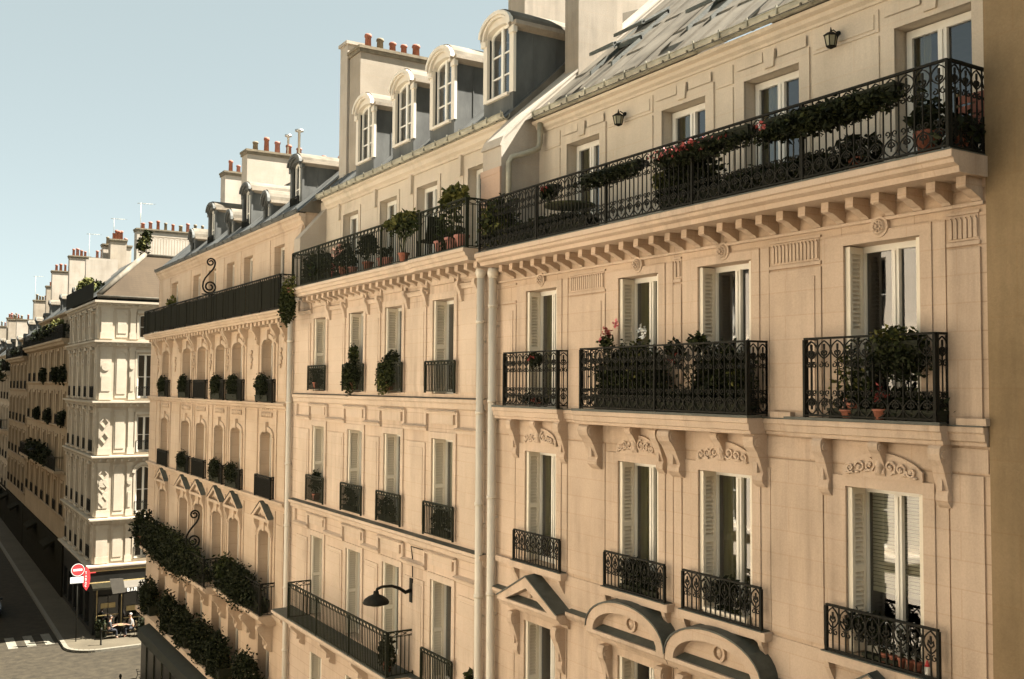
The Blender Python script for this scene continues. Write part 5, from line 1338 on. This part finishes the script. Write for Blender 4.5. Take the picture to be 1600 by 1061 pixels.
    P('large mass of ivy and pink geraniums covering the left half of the wide balcony', 'flowering bush', F1, 12.85, .25, z, [(LD, (0, -.02, .50), (.95, .11, .52), 5200, .052), (LG, (.1, .0, .60), (.9, .11, .45), 1300, .05), (LL, (-.15, .02, .80), (.55, .12, .38), 90, .06), ('flower_red', (.62, .04, 1.30), (.11, .08, .10), 40, .06), ('flower_pink', (.36, .04, 1.42), (.05, .05, .09), 22, .055), ('flower_pink', (.76, .05, 1.17), (.06, .05, .05), 14, .05), (LG, (.6, .03, 1.12), (.18, .1, .14), 90, .07), ('flower_white', (-.35, .05, 1.28), (.085, .06, .10), 26, .065)], G2, 'planter', (1.7, .26, .24), 'iron_green')
    P('dark climbing plant covering the right part of the wide balcony', 'climbing plant', F1, 10.75, .25, z, [(LD, (0, -.02, .45), (.66, .11, .50), 3600, .052), (LG, (0, .0, .58), (.55, .10, .45), 700, .05), (LL, (-.3, .02, .50), (.22, .1, .22), 30, .06), (LG, (.45, .04, 1.06), (.20, .12, .14), 130, .07), ('flower_red', (.92, .10, .85), (.15, .06, .16), 22, .06), (LD, (.95, .05, .88), (.22, .12, .20), 160, .06)], G2, 'planter', (1.2, .26, .22), 'iron_green')
    P('low dark greenery along the foot of the wide balcony between its two big plants', 'shrub', F1, 11.7, .25, z, [(LD, (0, .0, .18), (.66, .11, .18), 1200, .05)], G2, 'planter', (1.1, .24, .14), 'iron_green')
    P('bushy yellow green shrub spilling over the rail of the rightmost carved balcony', 'shrub', F1, 7.75, .16, .38, [(LD, (0, .02, .02), (.40, .14, .22), 1500, .048, .12), (LG, (.0, .02, .14), (.38, .15, .20), 900, .048), (LL, (.05, .02, .26), (.34, .13, .12), 260, .045)], G2, 'planter', (.62, .22, .18), 'iron_green')
    P('thin climber with yellowish leaves behind the bars of the rightmost carved balcony', 'climbing plant', F1, 8.45, .13, z, [(LG, (0, 0, .55), (.30, .09, .42), 230, .06), (LL, (.1, .04, .55), (.26, .08, .34), 60, .06)], G2)
    P('row of dark seedlings along the foot of the rightmost carved balcony', 'shrub', F1, 8.0, .14, z, [(LD, (0, 0, .20), (.85, .10, .20), 620, .06)], G2, 'planter', (1.6, .18, .12), 'iron_green')
    P('orange clay saucer pot left of the red pot on the rightmost carved balcony', 'potted plant', F1, 8.52, .17, z, [(LD, (0, 0, .16), (.12, .08, .08), 60, .05), ('flower_pale', (0, .05, .20), (.08, .04, .05), 10, .05)], G2, potr=.11, poth=.11)
    P('red clay pot with red flowers in the middle of the rightmost carved balcony', 'potted plant', F1, 8.02, .19, z, [('flower_red', (0, .02, .34), (.11, .05, .12), 36, .06), (LD, (0, 0, .22), (.12, .08, .12), 60, .05)], G2, potr=.10, poth=.13)
    # little guard rails below
    G3 = 'plants behind the guard rails'; z = -3.40
    P('dark ivy behind the second guard rail from the drainpipes', 'ivy', F1, 12.85, .05, z, [(LD, (0, .03, .28), (.55, .04, .28), 800, .06)], G3, 'planter', (.9, .10, .10), 'iron_green')
    P('dark ivy with a pale pot behind the third guard rail from the drainpipes', 'ivy', F1, 10.85, .05, z, [(LD, (0, 0, .30), (.42, .05, .30), 420, .06)], G3, 'planter', (.9, .10, .10), 'cream')
    P('dark leaves at the top of the nearest guard rail', 'ivy', F1, 8.15, .05, z, [(LD, (.1, 0, .40), (.45, .05, .20), 330, .06)], G3, 'planter', (.5, .09, .08), 'iron_green')
    for k, u in enumerate((8.10, 7.98, 7.86, 7.74, 7.63)):
        tt = P('red clay flower pot in the row of five on the nearest sill', 'flower pot', F1, u, .06, z, [(LD, (0, 0, .18), (.04, .03, .05), 14, .04)], 'row of small red pots', potr=.048, poth=.14)
    t = thing('garden_gnome', 'small white figurine with a red cap at the right end of the nearest sill', 'figurine', F1(7.50, .07, z))
    m = MB(F1); m.lathe(7.50, .07, [(.035, z), (.042, z+.05), (.03, z+.11), (.025, z+.12)], 8); m.build('figure', M['white'], t)
    m = MB(F1); m.lathe(7.50, .07, [(.03, z+.121), (.02, z+.16), (.004, z+.20)], 8); m.build('cap', M['sign_red'], t)
    for (u, lab) in ((9.75, 'pale box planter on the ledge left of the rightmost carved balcony'), (6.88, 'pale box planter on the ledge at the tan wall')):
        m = MB(F1); m.prism([(.02, -.424), (.11, -.424), (.115, -.345), (.015, -.345)], 'u', u-.2, u+.17); m.box(u-.19, u+.16, .03, .10, -.347, -.341)
        tag(m.build('planter', M['stone1trim'], origin=F1(u, .05, -.42)), lab, 'planter')
    # second house
    G4 = 'plants on the rails of the second house'
    P('hanging ivy spilling over the second small rail from the left drainpipe', 'hanging plant', F1, 24.9, .06, -.14, [(LD, (0, .06, .45), (.56, .10, .40), 900, .055), (LG, (.1, .10, .24), (.42, .09, .40), 600, .055), (LG, (.2, -.05, .95), (.32, .08, .28), 360, .055)], G4)
    P('bright green plant hanging below the third small rail from the left drainpipe', 'hanging plant', F1, 22.6, .08, -.14, [(LG, (.1, .08, .40), (.44, .10, .42), 1000, .055), (LL, (.2, .10, .20), (.34, .08, .34), 260, .05), (LD, (-.1, -.02, .78), (.36, .08, .22), 420, .055)], G4)
    P('low dark plant behind the leftmost small rail', 'potted plant', F1, 27.8, .03, -.14, [(LD, (0, 0, .36), (.6, .07, .30), 260, .08)], G4)
    P('dark leaves above the leftmost middle rail of the second house', 'potted plant', F1, 27.7, .03, -3.38, [(LD, (0, 0, .55), (.5, .07, .28), 260, .08)], G4)
    for (u, l) in ((25.2, 'second'), (22.8, 'third'), (19.9, 'fourth')):
        P('dark window plant behind the %s middle rail from the left drainpipe' % l, 'window plant', F1, u, .03, -3.38, [(LD, (0, 0, .34), (.48, .06, .28), 240, .08)], G4, 'planter', (.8, .10, .12), 'iron_green')
    z = 2.87
    P('dark shrub hedge at the far end of the flower balcony', 'hedge', F1, 27.0, .30, z, [(LD, (0, 0, .42), (1.25, .24, .48), 1000, .10), (LG, (-.3, .1, .40), (.9, .2, .4), 260, .10)], G4, 'hedge_box', (2.2, .3, .24), 'iron_green')
    P('ivy trailing off the far end of the flower balcony down beside the drainpipe', 'trailing ivy', F1, 28.6, .58, z-.2, [(LG, (.2, .04, -.30), (.55, .16, .62), 1500, .075), (LL, (-.1, .08, .25), (.5, .14, .3), 200, .07)], G4, potr=.12)
    P('pale pink flowering shrub on the flower balcony', 'flowering shrub', F1, 25.0, .35, z, [(LD, (0, 0, .45), (.5, .2, .5), 420, .09), ('flower_pale', (.2, .15, .75), (.42, .12, .22), 46, .09), ('flower_red', (.5, .12, .30), (.10, .06, .2), 16, .09)], G4, potr=.16, poth=.3)
    P('round dark bush on a stem at the middle of the flower balcony', 'potted tree', F1, 23.55, .30, z, [(LD, (0, 0, .72), (.42, .22, .30), 420, .09)], G4, potr=.14, poth=.28)
    P('yellow green vine looping over the rail of the flower balcony', 'vine', F1, 20.9, .55, z, [(LL, (0, .04, .95), (.85, .12, .20), 240, .11), (LG, (-.1, .03, .80), (.8, .12, .28), 240, .10)], G4, potr=.13)
    P('tall pale leafy plant rising above the near end of the flower balcony', 'tall plant', F1, 18.75, .42, z, [(LL, (0, 0, 1.12), (.55, .22, .26), 240, .12), (LG, (.1, .05, .62), (.55, .16, .45), 240, .09), (LD, (.1, 0, .25), (.5, .16, .2), 160, .08)], G4, potm='pot_pink', potr=.17, poth=.30)
    for (u, r, h, l) in ((22.35, .13, .24, 'pink clay pot on the flower balcony right of the round bush'), (22.0, .12, .22, 'smaller pink clay pot right of the round bush'), (18.3, .16, .30, 'pink clay pot at the near corner of the flower balcony'), (19.25, .15, .28, 'pink clay pot left of the tall pale plant'), (24.2, .13, .2, 'pink clay pot beside the pale pink flowering shrub')):
        P(l, 'flower pot', F1, u, .44, z, [(LD, (0, 0, .36), (.16, .12, .14), 70, .07)], 'pink pots on the flower balcony', potm='pot_pink', potr=r, poth=h)
    t = thing('garden_chair', 'dark folding chair leaning back on the flower balcony', 'chair', F1(20.4, .15, z))
    m = MB(F1); m.prism([(20.2, z+.42), (20.62, z+.42), (20.62, z+.46), (20.2, z+.46)], 'w', -.05, .35); m.build('seat', M['screen'], t)
    m = MB(F1); m.prism([(20.16, z+.44), (20.0, z+.95), (20.04, z+.96), (20.2, z+.46)], 'w', -.05, .35); m.build('backrest', M['screen'], t)
    for (u, w) in ((20.22, -.03), (20.22, .33), (20.6, -.03), (20.6, .33)):
        m = MB(F1); m.tube([(u, w, z), (u + (.02 if u > 20.4 else -.02), w, z+.43)], .015, 6); m.build('leg', M['iron'], t)
    P('dark bush in a corner of the lower balcony under the wall lamp', 'bush', F1, 21.75, .45, -6.76, [(LD, (0, 0, .42), (.32, .18, .42), 380, .08)], G4)
    P('small leafy plant sprouting beside the twin drainpipes near the ground floor', 'plant', F1, 18.35, .10, -6.3, [(LG, (0, .02, .20), (.20, .08, .16), 70, .09)], G4, potr=.07, poth=.12)
    # third house
    G5 = 'plants on the rails of the corner house'
    for (i, l) in ((0, 'leftmost'), (1, 'second'), (3, 'fourth'), (4, 'fifth'), (5, 'rightmost')):
        p, q = W3[i]; P('rounded dark bush behind the %s upper rail of the arched windows' % l, 'window bush', F1, (p+q)/2+.2, .08, -.58, [(LD, (0, .05, .52), (.66, .12, .38), 1300, .06), (LG, (.2, .06, .6), (.6, .11, .30), 260, .06)], G5, 'planter', (1.3, .2, .2), 'iron_green')
    for (i, l) in ((1, 'second'), (3, 'fourth'), (4, 'fifth')):
        p, q = W3[i]; P('rounded dark bush behind the %s middle rail of the arched windows' % l, 'window bush', F1, (p+q)/2+.1, .08, -3.72, [(LD, (0, .06, .48), (.74, .13, .38), 1300, .06)], G5, 'planter', (1.3, .2, .2), 'iron_green')
    P('tall dark hedge along the far part of the low corner house balcony', 'hedge', F1, 42.3, .55, -7.37, [(LD, (0, .28, .55), (5.0, .36, .78), 15000, .085), (LG, (-.5, .25, .85), (4.6, .30, .55), 1500, .08)], G5, 'hedge_box', (9.4, .5, .4), 'iron_green')
    P('leafy hedge along the near part of the low corner house balcony', 'hedge', F1, 34.0, .30, -7.37, [(LD, (0, .15, .55), (2.5, .30, .68), 6500, .08), (LG, (1.0, .2, .85), (1.2, .3, .5), 420, .11)], G5, 'hedge_box', (4.8, .4, .4), 'iron_green')
    P('ball of dark foliage at the far end of the low corner house balcony', 'bush', F1, 47.9, .60, -7.4, [(LD, (0, .05, .70), (.9, .5, .85), 900, .13)], G5, potr=.3, poth=.4)
    for k, (p, q) in enumerate(W3):
        lab = ['farthest of the dark bushes on the ledge above the green awning', 'second farthest of the dark bushes above the green awning', 'third of the dark bushes above the green awning', 'dark bush above the green awning under the fourth arched window', 'dark bush above the green awning under the fifth arched window', 'nearest of the dark bushes above the green awning'][k]
        P(lab, 'bush', F1, (p+q)/2+.1, .45, -10.35, [(LD, (0, .08, .75), (1.0, .36, .78), 2200, .09), (LD, (0, .05, .1), (1.0, .34, .3), 600, .09)], 'bushes above the green awning', 'planter', (1.7, .5, .4), 'iron_green')
    P('thin rooftop weeds at the far end of the black screened balcony', 'plant', F1, 47.2, -.2, 2.36, [(LL, (0, 0, 1.25), (.8, .2, .42), 120, .13)], G5)
    # roof garden of the white corner house and beyond
    fr4 = right(10.45)
    P('yellow green roof garden shrubs on the terrace of the white corner house', 'roof garden', fr4, 73.2, -.5, 5.3, [(LG, (0, -.2, 1.1), (3.2, .5, .7), 520, .22), (LL, (.4, .1, 1.35), (3.0, .4, .55), 420, .22)], 'plants on far roofs', 'planter', (5.5, .4, .4), 'iron_green')
    P('leafy climber on the roof railing of the white corner house', 'climber', WORLD, 13.55, 67.8, 8.4, [(LG, (0, 0, .8), (.45, .4, .8), 220, .2), (LL, (-.1, -.1, .7), (.35, .3, .6), 90, .2)], 'plants on far roofs')
    P('overgrown terrace plants on the cornice of the ochre house', 'roof garden', right(10.5), 88, .1, 3.25, [(LD, (0, .1, .7), (9.5, .4, .6), 1300, .26), (LL, (-3, 0, 1.1), (5, .4, .5), 260, .24)], 'plants on far roofs', 'planter', (15, .4, .4), 'iron_green')
    P('dark plants on the cornice of the narrow brown house', 'roof garden', right(10.5), 111, .1, 2.55, [(LD, (0, .1, .5), (6.5, .4, .5), 520, .3)], 'plants on far roofs', 'planter', (10, .4, .4), 'iron_green')
    b, rows, cols, fr = FH[0]
    for k, (r, c) in enumerate(((0, 0), (0, 1), (0, 3), (1, 0), (1, 2), (1, 4))):
        p, q = cols[c]; P(['upper window bush nearest the white corner house', 'upper window bush second from the white corner house', 'upper window bush farther along the ochre house', 'lower window bush nearest the white corner house', 'lower window bush in the middle of the ochre house', 'lower window bush farther along the ochre house'][k], 'window bush', fr, (p+q)/2, .05, rows[r][0], [(LD, (0, .15, .5), (1.1, .28, .6), 300, .22)], 'window bushes on the ochre house', 'planter', (1.2, .2, .2), 'iron_green')
    P('long planted balcony of dark shrubs low on the ochre house', 'hedge', fr, 90.5, .3, rows[2][0], [(LD, (0, .25, .7), (8, .4, .8), 1100, .26)], 'window bushes on the ochre house', 'planter', (14, .4, .3), 'iron_green')
    b, rows, cols, fr = FH[2]
    P('dark shrub on the top terrace of the grey pale house', 'shrub', right(10.5), 128, .1, 1.3, [(LD, (0, .2, .2), (7, .5, 1.2), 420, .34)], 'plants on far roofs', 'planter', (10, .4, .4), 'iron_green')
balcony_things()

# ------------------------------------------------------------------ lanterns, street lamps, aerials
def lantern(label, u, w0, zz):
    fr = right(11.5); fr0 = fr; fr = lambda a, b_, c: fr0(u + (a-u)*.82, b_, zz + (c-zz)*.68); t = thing('wall_lantern', label, 'lantern', fr(u, w0, zz), 'wall lanterns of the attic floor')
    m = MB(fr); m.disc(u, w0, w0+.03, zz+.12, .055, 12); m.tube([(u, w0+.03, zz+.12), (u, w0+.12, zz+.17), (u, w0+.17, zz+.12), (u, w0+.17, zz+.09)], .014, 6); m.build('bracket', M['iron'], t)
    w = w0+.17; m = MB(fr)
    m.lathe(u, w, [(.125, zz+.02), (.12, zz+.035), (.055, zz+.10), (.02, zz+.11), (.012, zz+.17), (.004, zz+.22)], 6, smooth=False)
    for k in range(6):
        a = 2*PI*k/6; m.tube([(u+.105*math.cos(a), w+.105*math.sin(a), zz+.02), (u+.075*math.cos(a), w+.075*math.sin(a), zz-.20)], .008, 4)
    m.lathe(u, w, [(.02, zz-.25), (.082, zz-.21), (.082, zz-.195)], 6, smooth=False); m.build('cage', M['iron'], t)
    m = MB(fr); m.lathe(u, w, [(.068, zz-.195), (.098, zz+.018)], 6, smooth=False); m.build('lantern_glass', M['lampglass'], t)
lantern('black wall lantern between the two attic windows nearest the party wall', 14.55, .022, 5.02)
lantern('black wall lantern beside the nearest attic window', 9.58, .022, 5.05)
def street_lamp(label, fr, u, z, s=1.0):
    t = thing('wall_lamp', label, 'street lamp', fr(u, 0, z), 'street lamps on wall arms')
    m = MB(fr); m.box(u-.07, u+.07, 0, .06, z-.30*s, z+.26*s); m.build('wall_plate', M['iron'], t)
    m = MB(fr); m.tube([(u, .05, z-.02), (u-.02, .2, z-.05), (u-.02, .36, z+.06), (u-.02, .55, z+.13), (u-.02, .80*s, z+.14), (u-.02, .92*s, z+.10), (u-.02, .95*s, z+.0)], [.05, .045, .038, .034, .032, .034, .04], 8); m.build('arm', M['iron'], t)
    w = .95*s; m = MB(fr); m.lathe(u-.02, w, [(.30*s, z-.23), (.31*s, z-.20), (.27*s, z-.13), (.17*s, z-.06), (.07, z-.02), (.06, z+.05)], 16); m.build('lamp_shade', M['iron'], t)
    m = MB(fr); m.lathe(u-.02, w, [(.10, z-.29), (.22*s, z-.25), (.26*s, z-.231)], 12); m.build('lamp_glass', M['lampglass'], t)
    m = MB(fr); m.tube([(u, .012, z+.25), (u+.02, .012, z+.75), (u+.02, .05, z+1.0), (u-.9, .09, z+1.03)], .012, 5); m.build('cable', M['iron'], t)
street_lamp('black street lamp on a curved arm on the pale stone house above the lower balcony', right(PX), 21.35, -4.82)
street_lamp('distant black street lamp on the ochre house wall', right(PX), 88.0, -5.2, 1.2)
def aerial(label, x, y, z, h, a=0.0):
    t = thing('tv_aerial', label, 'aerial', (x, y, z), 'roof aerials'); m = MB(); m.tube([(x, y, z), (x, y, z+h)], .018, 5); m.build('mast', M['gutter'], t)
    m = MB(); L = .75; m.tube([(x-L*.3, y, z+h-.05), (x+L, y, z+h-.02)], .014, 5)
    for k in range(6): m.tube([(x-L*.2+k*.2, y-.25, z+h-.05+k*.005), (x-L*.2+k*.2, y+.25, z+h-.05+k*.005)], .010, 4)
    m.build('antenna', M['gutter'], t)
aerial('thin aerial rising left of the white chimney stack with the long row of pots', 13.2, 77.0, 10.4, 1.7)
aerial('thin roof aerial over the ochre house', 12.6, 84, 8.0, 3.8)
aerial('thin roof aerial among the farthest chimneys', 12.4, 118, 7.0, 4.5)
aerial('thin aerial behind the far roof windows of the arched house', 13.0, 60+6.5, 9.2, 2.4)

# ------------------------------------------------------------------ at the crossing: bar tables, people, bicycle, bollards, car
def bollard(label, x, y):
    m = MB(); m.lathe(x, y, [(.07, GZ+.12), (.05, GZ+.18), (.045, GZ+.95), (.065, GZ+.97), (.07, GZ+1.03), (.05, GZ+1.10), (.01, GZ+1.13)], 10)
    tag(m.build('bollard', M['iron'], origin=(x, y, GZ)), label, 'bollard', 'bollards at the crossing')
bollard('thin black bollard on the pavement corner in front of the bar', 10.55, 62.4); bollard('thin black bollard on the near side of the crossing', 9.75, 52.1)
t = thing('parking_sign', 'dark post with a square sign back, before the bar', 'sign post', (11.3, 52.3, GZ))
m = MB(); m.tube([(11.3, 52.3, GZ+.1), (11.3, 52.3, -11.85)], .04, 8); m.build('pole', M['iron'], t)
m = MB(); m.box(11.0, 11.62, 52.24, 52.28, -12.15, -11.8); m.box(11.08, 11.52, 52.20, 52.239, -12.2, -12.16); m.build('board', M['iron'], t)
def bicycle(x, y):
    z = GZ+.13; t = thing('bicycle', 'dark bicycle leaning by the sign post at the near pavement edge', 'bicycle', (x, y, z))
    for xx in (x, x+1.05):
        m = MB(lambda u, w, zz: (u, y-w, zz)); m.wire([(xx+.33*math.cos(2*PI*k/22), z+.34+.33*math.sin(2*PI*k/22)) for k in range(23)], .018); w_ = m.build('wheel', M['rubber'], t)
        m = MB(lambda u, w, zz: (u, y-w, zz))
        for k in range(8): m.wire([(xx, z+.34), (xx+.31*math.cos(PI*k/4), z+.34+.31*math.sin(PI*k/4))], .003)
        m.disc(xx, -.03, .03, z+.34, .03, 8); m.build('spokes', M['steel'], w_)
    m = MB()
    for a, b_ in (((0, .34), (.22, .82)), ((.22, .82), (.78, .86)), ((.78, .86), (.52, .36)), ((.52, .36), (.28, .72)), ((.52, .36), (1.05, .34)), ((1.05, .34), (.76, .80)), ((.78, .86), (.74, 1.0)), ((.22, .82), (.18, 1.02))):
        m.tube([(x+a[0], y, z+a[1]), (x+b_[0], y, z+b_[1])], .017, 6)
    m.build('frame', M['car'], t)
    m = MB(); m.prism([(x+.62, y-.07), (x+.90, y-.09), (x+.90, y+.09), (x+.62, y+.07)], 'z', z+.99, z+1.04); m.build('saddle', M['rubber'], t)
    m = MB(); m.tube([(x+.32, y-.28, z+1.02), (x+.18, y-.2, z+1.04), (x+.16, y, z+1.03), (x+.18, y+.2, z+1.04), (x+.32, y+.28, z+1.02)], .013, 6); m.build('handlebar', M['iron'], t)
bicycle(10.35, 52.15)
def skin_body(name, verts, edges, radii, mat, parent, root=0):
    me = bpy.data.meshes.new(name); me.from_pydata(verts, edges, []); o = bpy.data.objects.new(name, me); C.objects.link(o)
    s = o.modifiers.new('skin', 'SKIN'); su = o.modifiers.new('sub', 'SUBSURF'); su.levels = su.render_levels = 1
    for i, r in enumerate(radii): me.skin_vertices[0].data[i].radius = (r, r) if not isinstance(r, tuple) else r
    me.skin_vertices[0].data[root].use_root = True
    dg = bpy.context.evaluated_depsgraph_get(); ev = o.evaluated_get(dg); nm = bpy.data.meshes.new_from_object(ev)
    o.modifiers.clear(); o.data = nm; bpy.data.meshes.remove(me); nm.materials.clear(); nm.materials.append(M[mat])
    for p in nm.polygons: p.use_smooth = True
    o.parent = parent; ORIG[o.name] = ORIG[parent.name]; return o
def seated(label, x, y, face, top, hair, lean=.06, reach=.42):
    """a person on a chair; face: heading angle of the body (0 = +x)"""
    z = GZ+.13; t = thing('person', label, 'person', (x, y, z)); cf, sf = math.cos(face), math.sin(face)
    def L(f, s, h): return (f*cf - s*sf, f*sf + s*cf, h)
    V = [L(0, 0, .52), L(lean*.5, 0, .74), L(lean, 0, .98), L(lean+.01, 0, 1.06), L(lean+.03, 0, 1.13), L(lean+.05, 0, 1.24), L(lean+.05, 0, 1.31)]
    E_ = [(0, 1), (1, 2), (2, 3), (3, 4), (4, 5), (5, 6)]; Rr = [.15, .135, .15, .07, .055, .10, .075]
    for s in (-1, 1):
        b0 = len(V); V += [L(.02, s*.10, .50), L(.44, s*.12, .50), L(.42, s*.12, .10), L(.54, s*.13, .04)]; E_ += [(0, b0), (b0, b0+1), (b0+1, b0+2), (b0+2, b0+3)]; Rr += [.10, .07, .045, .04]
        b1 = len(V); V += [L(lean, s*.20, .95), L(lean+.06, s*.25, .70), L(lean+reach*.75, s*.14, .76), L(lean+reach, s*.11, .78)]; E_ += [(2, b1), (b1, b1+1), (b1+1, b1+2), (b1+2, b1+3)]; Rr += [.065, .048, .036, .03]
        for k in range(5):
            b2 = len(V); o_ = (k-2)*.018; V += [L(lean+reach+.05, s*.11+o_, .785), L(lean+reach+.085-.01*abs(k-2), s*.11+o_*1.3, .765)]; E_ += [(b1+3, b2), (b2, b2+1)]; Rr += [.010, .008]
    body = skin_body('body', V, E_, Rr, 'skin', t)
    # shirt and trousers follow the body as slightly larger shells
    sv = [V[0], V[1], V[2], V[3]]; se = [(0, 1), (1, 2), (2, 3)]; sr = [.165, .15, .165, .085]
    for s, off in ((-1, 7), (1, 7+18)):
        k = len(sv); a = V[off+4]; b_ = V[off+5]; c_ = tuple((b_[i]*.6 + V[off+6][i]*.4) for i in range(3)); sv += [a, b_, c_]; se += [(2, k), (k, k+1), (k+1, k+2)]; sr += [.08, .062, .05]
    skin_body('shirt', sv, se, sr, top, t)
    tv = [V[0], L(0, 0, .58)]; te = [(0, 1)]; tr = [.17, .155]
    for off in (7, 25):
        k = len(tv); tv += [V[off], V[off+1], V[off+2]]; te += [(0, k), (k, k+1), (k+1, k+2)]; tr += [.115, .085, .06]
    skin_body('trousers', tv, te, tr, 'cloth_blue', t)
    m = MB(lambda u, w, h: (x + L(u, w, h)[0], y + L(u, w, h)[1], z + L(u, w, h)[2])); m.blob((lean+.02, 0, 1.30), (.105, .095, .10), 10); m.build('hair', M[hair], t)
    m = MB(lambda u, w, h: (x + L(u, w, h)[0], y + L(u, w, h)[1], z + L(u, w, h)[2]))
    m.blob((lean+.155, 0, 1.225), (.02, .014, .02)); 
    for s in (-1, 1): m.blob((lean+.06, s*.10, 1.23), (.02, .012, .03))
    m.build('face', M['skin'], t)
    m = MB(lambda u, w, h: (x + L(u, w, h)[0], y + L(u, w, h)[1], z + L(u, w, h)[2]))
    for s in (-1, 1): m.blob((lean+.142, s*.036, 1.25), (.010, .014, .008))
    m.blob((lean+.142, 0, 1.185), (.008, .026, .006)); m.build('eyes_and_mouth', M['hair_dark'], t)
    c = thing('bistro_chair', 'dark bistro chair under the ' + ('person in pale grey' if top == 'cloth_grey' else 'person in dark clothes'), 'chair', (x, y, z), 'bistro chairs')
    fr = lambda u, w, h: (x + L(u, w, h)[0], y + L(u, w, h)[1], z + L(u, w, h)[2])
    m = MB(fr); m.box(-.20, .22, -.2, .2, .36, .385); m.build('seat', M['trellis'], c)
    m = MB(fr); m.box(-.22, -.20, -.2, .2, .55, .85); m.build('backrest', M['trellis'], c)
    for (u, w) in ((-.2, -.18), (-.2, .18), (.2, -.18), (.2, .18)):
        m = MB(fr); m.tube([(u, w, 0), (u*.95, w*.95, .55 if u < 0 else .36)], .014, 6); m.build('leg', M['iron'], c)
seated('seated person in dark clothes at the left side of the bar table', 11.20, 63.75, -.15, 'cloth_dark', 'hair_dark')
seated('seated person in a pale grey top at the right side of the bar table', 12.55, 63.75, PI+.1, 'cloth_grey', 'hair_grey', lean=.10)
t = thing('bistro_table', 'small round bistro table between the two seated people', 'table', (11.88, 63.75, GZ+.13))
m = MB(); m.lathe(11.88, 63.75, [(.31, GZ+.86), (.32, GZ+.865), (.32, GZ+.885), (.31, GZ+.89)], 18); m.build('table_top', M['trellis'], t)
m = MB(); m.lathe(11.88, 63.75, [(.22, GZ+.13), (.20, GZ+.15), (.03, GZ+.18), (.025, GZ+.858)], 12); m.build('table_foot', M['iron'], t)
plant('square dark planter bush on the pavement right of the bar table', 'planter bush', WORLD, 13.15, 63.4, GZ+.13, [(LD, (0, 0, .75), (.4, .35, .4), 260, .12)], None, 'planter_bush', (.7, .5, .45), 'iron_green')
plant('low planter bush by the bar door left of the bar table', 'planter bush', WORLD, 10.85, 64.3, GZ+.13, [(LD, (0, 0, .70), (.4, .3, .4), 220, .12)], None, 'planter_bush', (.6, .4, .4), 'iron_green')
def car(x, y):
    z = GZ; t = thing('parked_car', 'dark car with bright headlamps waiting in the shaded street', 'car', (x, y, z)); fr = lambda u, w, h: (x+w, y+u, z+h)
    body = [(-2.1, .32), (-2.14, .55), (-2.05, .72), (-1.1, .88), (-.45, 1.38), (-.1, 1.45), (1.0, 1.45), (1.75, 1.0), (2.1, .92), (2.15, .5), (2.05, .3)]
    m = MB(fr)
    W_ = lambda h: .88 if h < .95 else .88 - (h-.95)*.42
    n = len(body)
    for k in range(n):
        a, b_ = body[k], body[(k+1) % n]
        m.face([(a[0], -W_(a[1]), a[1]), (b_[0], -W_(b_[1]), b_[1]), (b_[0], W_(b_[1]), b_[1]), (a[0], W_(a[1]), a[1])])
    for s in (-1, 1): m.face([(p[0], s*W_(p[1]), p[1]) for p in body])
    bd = m.build('body', M['car'], t)
    m = MB(fr); m.face([(-1.02, -.80, .935), (-1.02, .80, .935), (-.50, .68, 1.355), (-.50, -.68, 1.355)]); m.build('windscreen', M['glass'], t)
    for s in (-1, 1):
        m = MB(fr); m.face([(-.85, s*.885, .95), (1.4, s*.885, .95), (.95, s*.70, 1.40), (-.35, s*.70, 1.40)]); m.build('side_window', M['glass'], t)
        m = MB(fr); m.blob((-2.06, s*.66, .66), (.09, .17, .085), 10); m.build('headlamp', M['lens'], t)
        m = MB(fr); m.box(-.75, -.6, min(s*.9, s*1.05), max(s*.9, s*1.05), .95, 1.08); m.build('mirror', M['car'], t)
        for u in (-1.3, 1.35):
            m = MB(lambda a, b_, c_, s=s: (x + s*.80 + b_, y + a, z + c_)); m.disc(u, -.10, .10, .32, .32, 20); wl = m.build('wheel', M['rubber'], t)
            m = MB(lambda a, b_, c_, s=s: (x + s*.80 + b_, y + a, z + c_)); m.disc(u, -.105, .105, .32, .19, 12); m.build('rim', M['chrome'], wl)
    m = MB(fr); m.box(-2.15, -2.10, -.4, .4, .42, .58); m.build('grille', M['rubber'], t)
    m = MB(fr); m.box(-2.165, -2.155, -.26, .26, .40, .50); m.build('number_plate', M['sign_white'], t)
car(5.35, 75.3)
